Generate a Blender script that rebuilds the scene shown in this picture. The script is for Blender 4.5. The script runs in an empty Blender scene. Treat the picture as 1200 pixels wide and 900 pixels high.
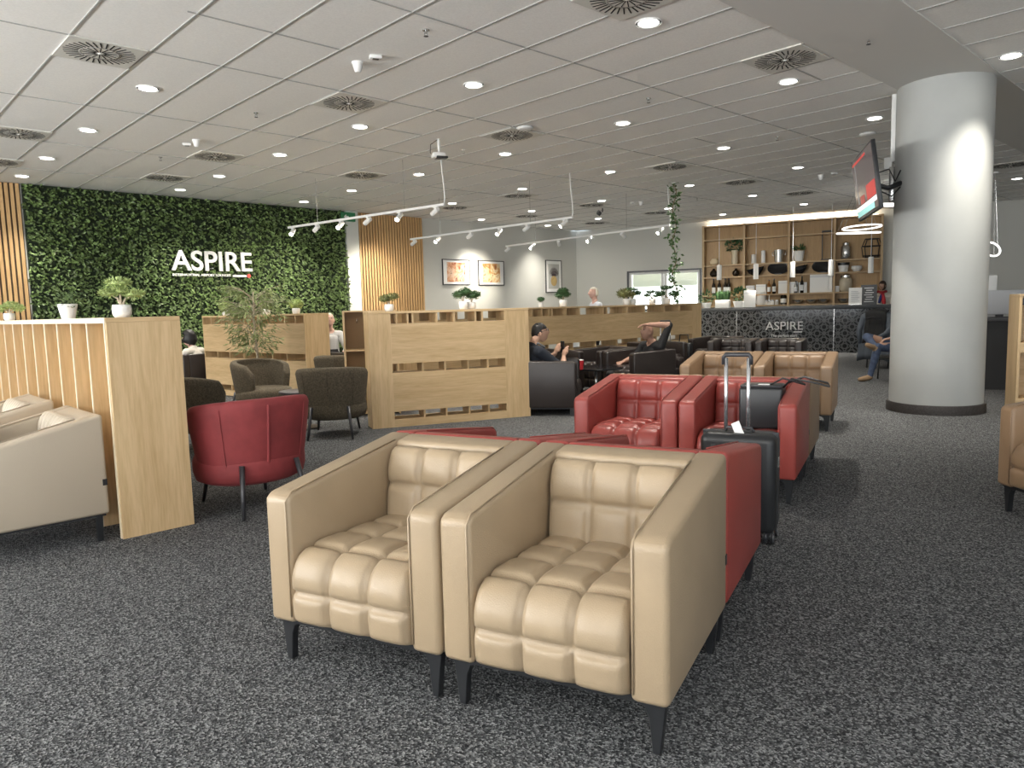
import bpy, bmesh, math, random
from mathutils import Vector, Matrix, noise
from mathutils.geometry import intersect_line_line_2d
random.seed(7)
S = bpy.context.scene
COL = S.collection
R = math.radians
# ------------------------------------------------------------------ camera
F, ROLL, HOR, CH = 862.0, 1.49, 361.0, 1.40
_r = R(ROLL); _p = math.atan((450-HOR)*math.cos(_r)/F)
fw = Vector((0, math.cos(_p), -math.sin(_p)))
_up0 = Vector((1, 0, 0)).cross(fw)
rt = math.cos(_r)*Vector((1, 0, 0)) - math.sin(_r)*_up0
up = math.sin(_r)*Vector((1, 0, 0)) + math.cos(_r)*_up0
cd = bpy.data.cameras.new('camera'); cam = bpy.data.objects.new('camera', cd); COL.objects.link(cam)
cd.sensor_width = 36; cd.lens = 36*F/1200; cd.clip_start = .05
m = Matrix((( rt.x, up.x, -fw.x, 0), (rt.y, up.y, -fw.y, 0), (rt.z, up.z, -fw.z, CH), (0, 0, 0, 1)))
cam.matrix_world = m
S.camera = cam
# ------------------------------------------------------------------ light set-up
S.view_settings.view_transform = 'Standard'; S.view_settings.look = 'None'
S.view_settings.exposure = 0.38; S.view_settings.gamma = 1; S.view_settings.use_curve_mapping = False
S.cycles.use_denoising = True
S.cycles.max_bounces = 10; S.cycles.diffuse_bounces = 7; S.cycles.glossy_bounces = 3
S.cycles.sample_clamp_indirect = 6
W = bpy.data.worlds.new('World'); S.world = W; W.use_nodes = True
W.node_tree.nodes['Background'].inputs[0].default_value = (.80, .90, 1, 1)
W.node_tree.nodes['Background'].inputs[1].default_value = 1.2
def area(name, loc, target, sx, sy, power, col=(1, 1, 1)):
    d = bpy.data.lights.new(name, 'AREA'); d.shape = 'RECTANGLE'; d.size = sx; d.size_y = sy
    d.energy = power; d.color = col
    o = bpy.data.objects.new(name, d); COL.objects.link(o); o.location = loc
    o.rotation_euler = (Vector(target)-Vector(loc)).to_track_quat('-Z', 'Z').to_euler()
    return o
DAY = (1.0, 1.0, .99)
P_REAR, P_SIDE, P_DOWN, P_TRACK = 205, 490, 330, 210
for k, (x, w) in enumerate(((-6.6, 1.5), (-3.4, 1.3), (-.2, .9), (3.0, .6), (6.2, .5))):          # daylight in the bays of the glazed rear wall
    area('window_daylight', (x, -3.9, 1.75), (x, -1.6, 8.0), 2.6, 2.5, P_REAR*w, DAY)
for k in range(3):                                           # glazed side wall to the rear left
    a = Vector((-12.3, 4.2, 0)).lerp(Vector((-9.0, -2.4, 0)), (k+.5)/3)
    area('window_daylight', (a.x, a.y, 1.75), (a.x+2.4, a.y+1.2, 8.0), 1.9, 2.5, P_SIDE, DAY)
# ------------------------------------------------------------------ pixel rays of the photograph -> places in the room
def ray(px, py): return rt*((px-600)/F) + up*(-(py-450)/F) + fw
def at(px, py, z=0.0):
    d = ray(px, py); t = (z-CH)/d.z; return Vector((0, 0, CH)) + d*t
def online(px, py, P, d):
    r = ray(px, py); det = -r.x*d[1] + d[0]*r.y
    s = (-P[0]*d[1] + d[0]*P[1])/det
    return Vector((0, 0, CH)) + r*s
def dist(px, py, Y): d = ray(px, py); return Vector((0, 0, CH)) + d*(Y/d.y)
def dirv(deg): return Vector((math.cos(R(deg)), math.sin(R(deg)), 0))
# ------------------------------------------------------------------ materials
MATS = {}
def nodes(name):
    m = bpy.data.materials.new(name); m.use_nodes = True; nt = m.node_tree
    return m, nt, nt.nodes['Principled BSDF']
def mat(name, col, rough=.5, metal=0, emit=0, ecol=None, bump=0, bscale=200, vary=0, vscale=8, spec=.5, trans=0, sheen=0):
    if name in MATS: return MATS[name]
    m, nt, b = nodes(name); N = nt.nodes.new; L = nt.links.new
    b.inputs['Base Color'].default_value = (*col, 1); b.inputs['Roughness'].default_value = rough
    b.inputs['Metallic'].default_value = metal; b.inputs['Specular IOR Level'].default_value = spec
    if trans: b.inputs['Transmission Weight'].default_value = trans
    if sheen:
        b.inputs['Sheen Weight'].default_value = sheen; b.inputs['Sheen Roughness'].default_value = .35
        b.inputs['Sheen Tint'].default_value = (min(1, col[0]*2.4), min(1, col[1]*4+.1), min(1, col[2]*4+.1), 1)
    if emit:
        b.inputs['Emission Color'].default_value = (*(ecol or col), 1); b.inputs['Emission Strength'].default_value = emit
    tc = N('ShaderNodeTexCoord')
    if vary:
        n = N('ShaderNodeTexNoise'); n.inputs['Scale'].default_value = vscale; n.inputs['Detail'].default_value = 4
        L(tc.outputs['Object'], n.inputs['Vector'])
        r = N('ShaderNodeValToRGB'); L(n.outputs['Fac'], r.inputs['Fac'])
        r.color_ramp.elements[0].position = .3; r.color_ramp.elements[1].position = .7
        r.color_ramp.elements[0].color = (*[c*(1-vary) for c in col], 1); r.color_ramp.elements[1].color = (*[min(1, c*(1+vary)) for c in col], 1)
        L(r.outputs['Color'], b.inputs['Base Color'])
    if bump:
        n = N('ShaderNodeTexNoise'); n.inputs['Scale'].default_value = bscale; n.inputs['Detail'].default_value = 3
        L(tc.outputs['Object'], n.inputs['Vector'])
        u = N('ShaderNodeBump'); u.inputs['Strength'].default_value = bump; u.inputs['Distance'].default_value = .004
        L(n.outputs['Fac'], u.inputs['Height']); L(u.outputs['Normal'], b.inputs['Normal'])
    MATS[name] = m; return m
def wood(name, axis, c0, c1, rough=.45, scale=1.0):
    m, nt, b = nodes(name); N = nt.nodes.new; L = nt.links.new
    tc = N('ShaderNodeTexCoord'); mp = N('ShaderNodeMapping')
    s = [9*scale]*3; s['XYZ'.index(axis)] = .7*scale; mp.inputs['Scale'].default_value = s
    L(tc.outputs['Object'], mp.inputs['Vector'])
    n = N('ShaderNodeTexNoise'); n.inputs['Scale'].default_value = 1.6; n.inputs['Detail'].default_value = 8; n.inputs['Roughness'].default_value = .65; n.inputs['Distortion'].default_value = .8
    L(mp.outputs['Vector'], n.inputs['Vector'])
    n2 = N('ShaderNodeTexNoise'); n2.inputs['Scale'].default_value = 9; n2.inputs['Detail'].default_value = 5
    L(mp.outputs['Vector'], n2.inputs['Vector'])
    mx = N('ShaderNodeMix'); mx.inputs[0].default_value = .35; L(n.outputs['Fac'], mx.inputs[2]); L(n2.outputs['Fac'], mx.inputs[3])
    r = N('ShaderNodeValToRGB'); L(mx.outputs[0], r.inputs['Fac'])
    r.color_ramp.elements[0].position = .36; r.color_ramp.elements[1].position = .60
    r.color_ramp.elements[0].color = (*c1, 1); r.color_ramp.elements[1].color = (*c0, 1)
    L(r.outputs['Color'], b.inputs['Base Color']); b.inputs['Roughness'].default_value = rough
    MATS[name] = m; return m
OK0, OK1 = (.66, .48, .27), (.50, .34, .17)
oakX = wood('oak_grain_along', 'X', OK0, OK1); oakZ = wood('oak_grain_upright', 'Z', OK0, OK1); oakY = wood('oak_grain_across', 'Y', OK0, OK1)
oak_edge = mat('oak_edge_band', (.70, .60, .44), .5)
slat_wood = wood('slat_wood', 'Z', (.62, .40, .19), (.47, .28, .12))
shelf_wood = wood('shelf_wood', 'Z', (.46, .29, .115), (.36, .215, .08))
leather_beige = mat('beige_leather', (.36, .272, .176), .36, bump=.25, bscale=260, vary=.05, vscale=5)
leather_white = mat('pale_leather', (.46, .39, .30), .38, bump=.2, bscale=260)
leather_red = mat('red_leather', (.29, .052, .042), .38, bump=.25, bscale=260, vary=.06, vscale=5)
leather_brown = mat('brown_leather', (.25, .16, .092), .40, bump=.25, bscale=260, vary=.05, vscale=5)
leather_dark = mat('dark_leather', (.028, .021, .019), .34, bump=.2, bscale=260)
seam_dark = mat('seam_shadow_thread', (.25, .19, .12), .7)
velvet = mat('red_velvet', (.25, .036, .038), .75, sheen=.25, vary=.18, vscale=7)
boucle = mat('olive_boucle', (.085, .068, .044), .95, bump=1.0, bscale=160, vary=.45, vscale=70)
black_metal = mat('black_metal', (.018, .019, .021), .42)
graphite = mat('graphite_metal', (.05, .05, .055), .38, .3)
chrome = mat('brushed_aluminium', (.75, .77, .80), .25, .9)
white_paint = mat('white_paint', (.80, .80, .78), .45)
white_ceramic = mat('white_ceramic', (.85, .85, .83), .35)
black_plastic = mat('black_plastic', (.02, .021, .023), .35)
black_gloss = mat('black_gloss', (.012, .012, .014), .12)
wall_paint = mat('grey_wall_paint', (.60, .60, .56), .8, bump=.05, bscale=80)
col_paint = mat('column_paint', (.46, .47, .455), .7, vary=.04, vscale=2.5)
soffit_paint = mat('soffit_paint', (.66, .65, .62), .85)
ceil_tile = mat('ceiling_tile', (.86, .85, .82), .9, bump=.25, bscale=300, vary=.04, vscale=60)
ceil_bar = mat('ceiling_bar', (.40, .40, .385), .5)
dark_base = mat('dark_plinth', (.035, .03, .028), .6, vary=.4, vscale=60)
lamp_on = mat('lamp_disc_lit', (1, 1, 1), .5, emit=14, ecol=(1, .96, .88))
spot_on = mat('spot_lens_lit', (1, 1, 1), .5, emit=16, ecol=(1, .95, .85))
ring_on = mat('led_ring_lit', (1, 1, 1), .5, emit=1.6, ecol=(1, .97, .92))
letter_white = mat('letter_white', (.88, .88, .86), .4)
letter_silver = mat('letter_pale', (.75, .76, .75), .4)
glass = mat('clear_glass', (.95, .97, .96), .03, trans=.95)
dark_glass = mat('dark_bottle_glass', (.02, .015, .01), .1)
green_glass = mat('amber_liquor', (.25, .10, .02), .12)
steel = mat('steel', (.55, .55, .54), .25, .9)
leaf_a = mat('leaf_mid_green', (.060, .130, .030), .5, vary=.55, vscale=14)
leaf_b = mat('leaf_pale_green', (.33, .41, .15), .6, vary=.35, vscale=30)
leaf_c = mat('leaf_dark_green', (.045, .11, .035), .55, vary=.5, vscale=30)
leaf_d = mat('leaf_olive', (.16, .17, .06), .6, vary=.4, vscale=20)
soil = mat('soil', (.03, .022, .015), .9)
bark = mat('bark', (.25, .18, .11), .8, vary=.3, vscale=40)
bark_pale = mat('bark_pale', (.45, .38, .28), .8, vary=.3, vscale=40)
skin = mat('skin', (.50, .30, .21), .55)
skin_dark = mat('skin_tanned', (.36, .20, .14), .55)
skin_pale = mat('skin_pale', (.62, .38, .30), .55)
hair_black = mat('hair_black', (.010, .009, .009), .5)
hair_grey = mat('hair_grey', (.42, .41, .39), .6, vary=.3, vscale=60)
hair_white = mat('hair_white', (.75, .71, .60), .6)
hair_brown = mat('hair_brown', (.05, .028, .017), .5)
cl_navy = mat('navy_cloth', (.012, .016, .026), .85)
cl_black = mat('black_cloth', (.012, .012, .013), .85)
cl_white = mat('cream_knit', (.66, .62, .55), .9, bump=.5, bscale=120)
cl_pale = mat('pale_shirt', (.60, .62, .68), .85)
cl_grey = mat('light_grey_cloth', (.50, .50, .50), .85)
denim = mat('blue_denim', (.06, .085, .15), .85, vary=.25, vscale=25)
coat_grey = mat('blue_grey_coat', (.085, .10, .12), .9)
suede = mat('tan_suede', (.33, .22, .13), .9)
cl_red = mat('red_cloth', (.45, .03, .04), .85)
paper = mat('paper_white', (.86, .86, .84), .7)
cup_red = mat('red_paper_cup', (.62, .02, .03), .5)
stone = mat('counter_stone', (.06, .063, .066), .35)

def carpet():
    m, nt, b = nodes('speckled_carpet'); N = nt.nodes.new; L = nt.links.new
    tc = N('ShaderNodeTexCoord')
    mp = N('ShaderNodeMapping'); mp.inputs['Rotation'].default_value = (0, 0, R(43)); L(tc.outputs['Object'], mp.inputs['Vector'])
    v = N('ShaderNodeTexVoronoi'); v.inputs['Scale'].default_value = 165; L(mp.outputs['Vector'], v.inputs['Vector'])
    s = N('ShaderNodeSeparateColor'); L(v.outputs['Color'], s.inputs['Color'])
    n = N('ShaderNodeTexNoise'); n.inputs['Scale'].default_value = 60; n.inputs['Detail'].default_value = 3; L(mp.outputs['Vector'], n.inputs['Vector'])
    mx = N('ShaderNodeMix'); mx.inputs[0].default_value = .35; L(s.outputs[0], mx.inputs[2]); L(n.outputs['Fac'], mx.inputs[3])
    r = N('ShaderNodeValToRGB'); L(mx.outputs[0], r.inputs['Fac'])
    e = r.color_ramp.elements
    e[0].position = .18; e[0].color = (.018, .019, .021, 1); e[1].position = .88; e[1].color = (.32, .325, .325, 1)
    k = e.new(.5); k.color = (.074, .076, .079, 1)
    k = e.new(.68); k.color = (.162, .165, .168, 1)
    L(r.outputs['Color'], b.inputs['Base Color']); b.inputs['Roughness'].default_value = .95; b.inputs['Specular IOR Level'].default_value = .15
    u = N('ShaderNodeBump'); u.inputs['Strength'].default_value = .8; u.inputs['Distance'].default_value = .006
    L(v.outputs['Distance'], u.inputs['Height']); L(u.outputs['Normal'], b.inputs['Normal'])
    return m
def bar_pattern():
    m, nt, b = nodes('patterned_bar_tile'); N = nt.nodes.new; L = nt.links.new
    tc = N('ShaderNodeTexCoord'); sp = N('ShaderNodeSeparateXYZ'); L(tc.outputs['Object'], sp.inputs[0])
    def mth(op, a, c=None):
        n = N('ShaderNodeMath'); n.operation = op
        for k, v in enumerate((a, c)):
            if v is None: continue
            if isinstance(v, (int, float)): n.inputs[k].default_value = v
            else: L(v, n.inputs[k])
        return n.outputs[0]
    T = .30
    lines = None
    def ringat(ox, oz, rad, w):
        u = mth('SUBTRACT', mth('FRACT', mth('ADD', mth('DIVIDE', sp.outputs[0], T), ox+100.0)), .5)
        v = mth('SUBTRACT', mth('FRACT', mth('ADD', mth('DIVIDE', sp.outputs[2], T), oz+100.0)), .5)
        d = mth('SQRT', mth('ADD', mth('MULTIPLY', u, u), mth('MULTIPLY', v, v)))
        return mth('LESS_THAN', mth('ABSOLUTE', mth('SUBTRACT', d, rad)), w)
    for a in ((0, 0, .46, .035), (.5, .5, .46, .035), (0, 0, .20, .04), (.5, .5, .20, .04), (.5, 0, .10, .05), (0, .5, .10, .05)):
        q = ringat(*a); lines = q if lines is None else mth('MAXIMUM', lines, q)
    mx = N('ShaderNodeMix'); mx.data_type = 'RGBA'; L(lines, mx.inputs[0])
    mx.inputs[6].default_value = (.014, .015, .017, 1); mx.inputs[7].default_value = (.15, .155, .16, 1)
    L(mx.outputs[2], b.inputs['Base Color']); b.inputs['Roughness'].default_value = .10
    return m
def art(name, cols, sc):
    m, nt, b = nodes(name); N = nt.nodes.new; L = nt.links.new
    tc = N('ShaderNodeTexCoord'); n = N('ShaderNodeTexNoise'); n.inputs['Scale'].default_value = sc; n.inputs['Detail'].default_value = 6; n.inputs['Distortion'].default_value = 1.5
    L(tc.outputs['Object'], n.inputs['Vector']); r = N('ShaderNodeValToRGB'); L(n.outputs['Fac'], r.inputs['Fac'])
    e = r.color_ramp.elements; e[0].position = .32; e[0].color = (*cols[0], 1); e[1].position = .68; e[1].color = (*cols[-1], 1)
    for i, c in enumerate(cols[1:-1]): k = e.new(.32+.36*(i+1)/(len(cols)-1)); k.color = (*c, 1)
    L(r.outputs['Color'], b.inputs['Base Color']); b.inputs['Roughness'].default_value = .5
    return m
# ------------------------------------------------------------------ mesh builder
def xf(loc=(0, 0, 0), rz=0, rx=0, ry=0, sc=(1, 1, 1)):
    return Matrix.Translation(loc) @ Matrix.Rotation(rz, 4, 'Z') @ Matrix.Rotation(ry, 4, 'Y') @ Matrix.Rotation(rx, 4, 'X') @ Matrix.Diagonal((*sc, 1))
class MB:
    def __init__(s): s.bm = bmesh.new()
    def box(s, x0, x1, y0, y1, z0, z1, bev=0, seg=2, M=None):
        r = bmesh.ops.create_cube(s.bm, size=1, matrix=(M or Matrix()) @ xf(((x0+x1)/2, (y0+y1)/2, (z0+z1)/2), sc=(abs(x1-x0), abs(y1-y0), abs(z1-z0))))
        if bev:
            es = list({e for v in r['verts'] for e in v.link_edges})
            bmesh.ops.bevel(s.bm, geom=es, offset=bev, segments=seg, affect='EDGES', profile=.5)
        return s
    def prism(s, pts, t0, t1, axis='x', bev=0, seg=2, M=None):   # polygon in the plane across axis, extruded t0..t1
        def P(a, b, t): return Vector((t, a, b)) if axis == 'x' else (Vector((a, t, b)) if axis == 'y' else Vector((a, b, t)))
        M = M or Matrix()
        A = [s.bm.verts.new(M @ P(a, b, t0)) for a, b in pts]; B = [s.bm.verts.new(M @ P(a, b, t1)) for a, b in pts]
        n = len(pts); fs = [s.bm.faces.new(A[::-1]), s.bm.faces.new(B)]
        fs += [s.bm.faces.new((A[i], A[(i+1) % n], B[(i+1) % n], B[i])) for i in range(n)]
        bmesh.ops.recalc_face_normals(s.bm, faces=fs)
        if bev: bmesh.ops.bevel(s.bm, geom=list({e for f in fs for e in f.edges}), offset=bev, segments=seg, affect='EDGES', profile=.5)
        return s
    def lathe(s, prof, n=20, M=None, cap=True):
        M = M or Matrix(); rings = []
        for r, z in prof:
            rings.append([s.bm.verts.new(M @ Vector((r*math.cos(2*math.pi*i/n), r*math.sin(2*math.pi*i/n), z))) for i in range(n)])
        for a, b in zip(rings, rings[1:]):
            for i in range(n): s.bm.faces.new((a[i], a[(i+1) % n], b[(i+1) % n], b[i]))
        if cap: s.bm.faces.new(rings[0][::-1]); s.bm.faces.new(rings[-1])
        return s
    def tube(s, pts, r, n=8, closed=False, M=None):
        pts = [Vector(p) for p in pts]; M = M or Matrix(); k = len(pts); rings = []
        rr = r if isinstance(r, (list, tuple)) else [r]*k
        nrm = None
        for i, p in enumerate(pts):
            a = pts[(i-1) % k] if (closed or i > 0) else p; b = pts[(i+1) % k] if (closed or i < k-1) else p
            t = (b-a).normalized()
            if nrm is None: nrm = t.orthogonal().normalized()
            nrm = (nrm - t*nrm.dot(t)).normalized(); bi = t.cross(nrm)
            rings.append([s.bm.verts.new(M @ (p + (nrm*math.cos(2*math.pi*j/n) + bi*math.sin(2*math.pi*j/n))*rr[i])) for j in range(n)])
        prs = list(zip(rings, rings[1:])) + ([(rings[-1], rings[0])] if closed else [])
        for a, b in prs:
            for j in range(n): s.bm.faces.new((a[j], a[(j+1) % n], b[(j+1) % n], b[j]))
        if not closed: s.bm.faces.new(rings[0][::-1]); s.bm.faces.new(rings[-1])
        return s
    def ball(s, c, r, sc=(1, 1, 1), u=14, v=9, M=None):
        bmesh.ops.create_uvsphere(s.bm, u_segments=u, v_segments=v, radius=r, matrix=(M or Matrix()) @ xf(c, sc=sc)); return s
    def leaf(s, p, d, n, L, w):
        d = d.normalized(); q = d.cross(n)
        if q.length < 1e-4: q = d.orthogonal()
        q = q.normalized()*w/2; up_ = q.cross(d).normalized()*w*.18
        a = s.bm.verts.new(p); b = s.bm.verts.new(p+d*L*.5+q); c = s.bm.verts.new(p+d*L); e = s.bm.verts.new(p+d*L*.5-q); g = s.bm.verts.new(p+d*L*.5-up_)
        s.bm.faces.new((a, b, g)); s.bm.faces.new((b, c, g)); s.bm.faces.new((c, e, g)); s.bm.faces.new((e, a, g)); return s
    def cluster(s, c, rad, n, L, w, up_=.3):
        for i in range(n):
            v = Vector((random.gauss(0, 1), random.gauss(0, 1), random.gauss(0, 1))).normalized()
            p = Vector(c) + Vector((v.x*rad[0], v.y*rad[1], v.z*rad[2]))*(random.uniform(.35, 1)**.5)
            d = (v + Vector((random.uniform(-.6, .6), random.uniform(-.6, .6), random.uniform(-.3, .6)+up_)))
            s.leaf(p, d, Vector((random.uniform(-1, 1), random.uniform(-1, 1), 1)), L*random.uniform(.7, 1.25), w)
        return s
    def build(s, name, ma, parent=None, smooth=False, M=None, auto=None):
        me = bpy.data.meshes.new(name); s.bm.to_mesh(me); s.bm.free()
        if M is not None: me.transform(M)
        o = bpy.data.objects.new(name, me); COL.objects.link(o)
        me.materials.append(ma)
        if smooth or auto:
            me.polygons.foreach_set('use_smooth', [True]*len(me.polygons))
            if auto: me.set_sharp_from_angle(angle=R(auto))
        if parent is not None: o.parent = parent
        return o
def tag(o, label, cat, group=None, kind=None):
    o['label'] = label; o['category'] = cat
    if group: o['group'] = group
    if kind: o['kind'] = kind
    return o
def thing(name, label, cat, loc=(0, 0, 0), rz=0, group=None, kind=None):
    o = bpy.data.objects.new(name, None); COL.objects.link(o); o.empty_display_size = .1
    o.location = loc; o.rotation_euler = (0, 0, rz); return tag(o, label, cat, group, kind)
def struct(name, mb, ma, parent=None, **k):
    o = mb.build(name, ma, parent, **k); o['kind'] = 'structure'; return o
KIDS = {}
def kids(o):
    return [c for c in COL.objects if c.parent == o]
def copy_tree(o, parent=None):
    c = o.copy(); COL.objects.link(c)
    if parent is not None: c.parent = parent
    for ch in kids(o): copy_tree(ch, c)
    return c
def dup(o, loc, rz, label, group=None):
    c = copy_tree(o); c.location = loc; c.rotation_euler = (0, 0, rz); c['label'] = label
    if group: c['group'] = group
    return c
def text_mesh(name, body, width, ma, parent, M, extrude=.01, spacing=1.0, bold=0):
    cu = bpy.data.curves.new(name, 'FONT'); cu.body = body; cu.extrude = extrude; cu.space_character = spacing; cu.offset = bold
    cu.align_x = 'CENTER'; t = bpy.data.objects.new(name, cu); COL.objects.link(t)
    bpy.context.view_layer.update()
    me = bpy.data.meshes.new_from_object(t.evaluated_get(bpy.context.evaluated_depsgraph_get()))
    bpy.data.objects.remove(t)
    xs = [v.co.x for v in me.vertices]; k = width/(max(xs)-min(xs))
    me.transform(Matrix.Diagonal((k, k, 1, 1)) @ Matrix.Translation((-(max(xs)+min(xs))/2, 0, 0)))
    me.transform(M); me.materials.clear(); me.materials.append(ma)
    o = bpy.data.objects.new(name, me); COL.objects.link(o)
    if parent is not None: o.parent = parent
    return o
UPRIGHT = Matrix.Rotation(R(90), 4, 'X')     # text lying in XY -> standing, read from -y
# ================================================================== the room
ZC = 3.923
GO, GD, GT = Vector((-2.247, 5.140, 0)), 43.38, .68
GL = GT*1.7233*2
u_, v_ = dirv(GD), dirv(GD+90)
PA, PE = at(25, 215, ZC), at(675, 271, ZC); PA.z = PE.z = 0
dl = (PE-PA).normalized(); AL = math.degrees(math.atan2(dl.y, dl.x))
AS = -25.0; ds = dirv(AS)
PL0 = PA - dl*8.4
PR = PE + ds*15.5
floor = struct('floor', MB().box(-16, 19, -5, 25, -.1, 0), carpet())
struct('ceiling', MB().box(-16, 19, -5, 25, ZC, ZC+.15), ceil_tile)
g = MB(); MG = xf(GO, R(GD))
su0 = (at(845, 0, ZC)-GO).dot(v_); su1 = (at(1057, 0, ZC)-GO).dot(v_)      # plain strip between the two gridded fields
for i in range(-18, 42): g.box(i*GT-.0085, i*GT+.0085, -16, 18, ZC-.007, ZC+.004, M=MG)
for j in range(-8, 10):
    if su1-.4 < j*GL < su0+.2: continue
    g.box(-12, 26, j*GL-.0075, j*GL+.0075, ZC-.006, ZC+.004, M=MG)
for i, j in ((0, .5), (1, .5), (2, .5), (9, -.6), (15, -.6), (12, .5), (6, 1.5), (17, -1.35), (20, .5), (10, -2.4), (14, -2.3)):
    g.box(i*GT if i else .6, i*GT+GT, j*GL-.009, j*GL+.009, ZC-.006, ZC+.004, M=MG)
struct('trim_1', g, ceil_bar)
struct('trim_2', MB().box(-12, 26, su1, su0, ZC-.012, ZC+.01, M=MG), soffit_paint)
def wallseg(name, P, Q, z0, z1, ma, th=.2):
    d = Q-P; L = d.length; a = math.atan2(d.y, d.x)
    o = struct(name, MB().box(0, L, 0, th, z0, z1), ma); o.location = (P.x, P.y, 0); o.rotation_euler = (0, 0, a); return o
wallseg('wall_left', PL0, PE, 0, ZC, wall_paint)
# the bar wall, with an opening for the long window
wn0, wn1 = (online(735, 330, PE, ds)-PE).dot(ds), (online(822, 330, PE, ds)-PE).dot(ds)
wz0, wz1 = 1.20, 2.50
b = MB().box(0, wn0, 0, .2, 0, ZC).box(wn0, wn1+.02, 0, .2, 0, wz0).box(wn0, wn1+.02, 0, .2, wz1, ZC).box(wn1+.02, 15.5, 0, .2, 0, ZC)
wb = struct('wall_back', b, wall_paint); wb.location = PE; wb.rotation_euler = (0, 0, R(AS))
wallseg('wall_right', PR, Vector((11.5, -4.1, 0)), 0, ZC, wall_paint)
def glazed(name, n0, P, Q, bays):
    d = Q-P; L = d.length; a = math.atan2(d.y, d.x)
    o = struct(name, MB().box(0, L, -.2, 0, 0, .4).box(0, L, -.2, 0, 3.1, ZC), wall_paint); o.location = P; o.rotation_euler = (0, 0, a)
    for k in range(bays):
        x0, x1 = L*k/bays, L*(k+1)/bays; f = MB()
        for q in (x0, x1-.12, (x0+x1)/2-.03): f.box(q, q+(.12 if q != (x0+x1)/2-.03 else .06), -.16, -.04, .4, 3.1)
        f.box(x0, x1, -.16, -.04, .4, .47).box(x0, x1, -.16, -.04, 3.03, 3.1)
        w = struct('window_%d' % (n0+k), f, white_paint); w.location = P; w.rotation_euler = (0, 0, a)
glazed('wall_rear', 2, Vector((-8.6, -4.1, 0)), Vector((11.5, -4.1, 0)), 5)
glazed('wall_rear_left', 7, PL0.copy(), Vector((-8.6, -4.1, 0)), 4)
# long window in the bar wall
wf = MB().box(wn0, wn1, -.03, .10, wz1-.05, wz1).box(wn0, wn1, -.03, .10, wz0, wz0+.05).box(wn0, wn0+.05, -.03, .10, wz0, wz1).box(wn1-.05, wn1, -.03, .10, wz0, wz1)
w1 = struct('window_1', wf, graphite); w1.location = PE; w1.rotation_euler = (0, 0, R(AS))
wm = (wn0+wn1)/2
f = MB()
for q in (wn0+.05, wm-.09, wm+.01, wn1-.13): f.box(q, q+.08, .05, .12, wz0+.05, wz1-.05)
f.box(wn0+.05, wn1-.05, .05, .12, wz1-.12, wz1-.05)
f.build('inner_frame', white_paint, w1)
MB().box(wn0+.05, wn1-.05, .085, .09, wz0+.05, wz1-.05).build('pane', glass, w1)
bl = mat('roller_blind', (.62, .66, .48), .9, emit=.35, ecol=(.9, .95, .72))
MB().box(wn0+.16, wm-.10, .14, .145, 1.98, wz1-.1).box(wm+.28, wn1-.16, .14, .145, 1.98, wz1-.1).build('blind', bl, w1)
sky = mat('bright_daylight', (1, 1, 1), .9, emit=1.15, ecol=(.97, 1, 1))
MB().box(wn0-.2, wn1+.2, .9, .92, wz0-.4, wz1+.4).build('daylight_panel', sky, w1)

# the round column
c0 = at(1095, 487); cdir = Vector((c0.x, c0.y, 0)).normalized(); CR = .52
cc = Vector((c0.x, c0.y, 0)) + cdir*CR
colm = struct('column', MB().lathe([(CR-.005, .0), (CR-.005, ZC)], 64), col_paint, auto=40); colm.location = cc
struct('baseboard_column', MB().lathe([(CR+.025, 0), (CR+.025, .10), (CR+.018, .115), (CR-.02, .115)], 64), dark_base, auto=40).location = cc

# slatted panels and the leaf wall on the left wall
def wl(px, py=300): return (online(px, py, PA, dl)-PA).dot(dl)
def slat_panel(name, label, s0, s1, z0=0):
    t = thing(name, label, 'wall panel', PA, R(AL))
    MB().box(s0, s1, -.03, -.002, z0, ZC-.01).build('backing', mat('slat_backing', (.07, .045, .025), .8), t)
    f = MB(); n = round((s1-s0)/.085)
    for k in range(n):
        x = s0+(k+.15)*(s1-s0)/n; f.box(x, x+.62*(s1-s0)/n, -.060, -.028, z0, ZC-.01)
    f.build('slats', slat_wood, t); return t
slat_panel('slatted_panel', 'honey oak slatted wall panel at the outer end of the leaf wall', -2.2, wl(32)-.03)
slat_panel('slatted_panel', 'honey oak slatted wall panel between white pillar and framed prints', wl(420), wl(495))
g0, g1 = wl(32), wl(404)
gw = thing('leaf_wall', 'tall green wall of artificial leaves carrying the white lettering', 'plant wall', PA, R(AL))
MB().box(g0, g1, -.05, -.002, 0, ZC-.01).build('backing', mat('leaf_wall_backing', (.012, .022, .008), .9), gw)
f = MB()
for k in range(15000):
    x = random.uniform(g0, g1); z = random.uniform(.55, ZC-.02)
    p = Vector((x, -.05-random.uniform(0, .07), z))
    f.leaf(p, Vector((random.uniform(-1, 1), -random.uniform(.15, .9), random.uniform(-1, .5))), Vector((random.uniform(-.5, .5), -1, random.uniform(-.2, .8))), random.uniform(.055, .10), random.uniform(.035, .06))
lw = f.build('foliage', mat('leaf_wall_leaf', (.13, .195, .065), .40, vary=.9, vscale=11), gw); lw['kind'] = 'stuff'
pil = struct('trim_3', MB().box(wl(404)+.02, wl(419), -.10, 0, 0, ZC), mat('pillar_paint', (.66, .67, .63), .7)); pil.location = PA; pil.rotation_euler = (0, 0, R(AL))
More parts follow.
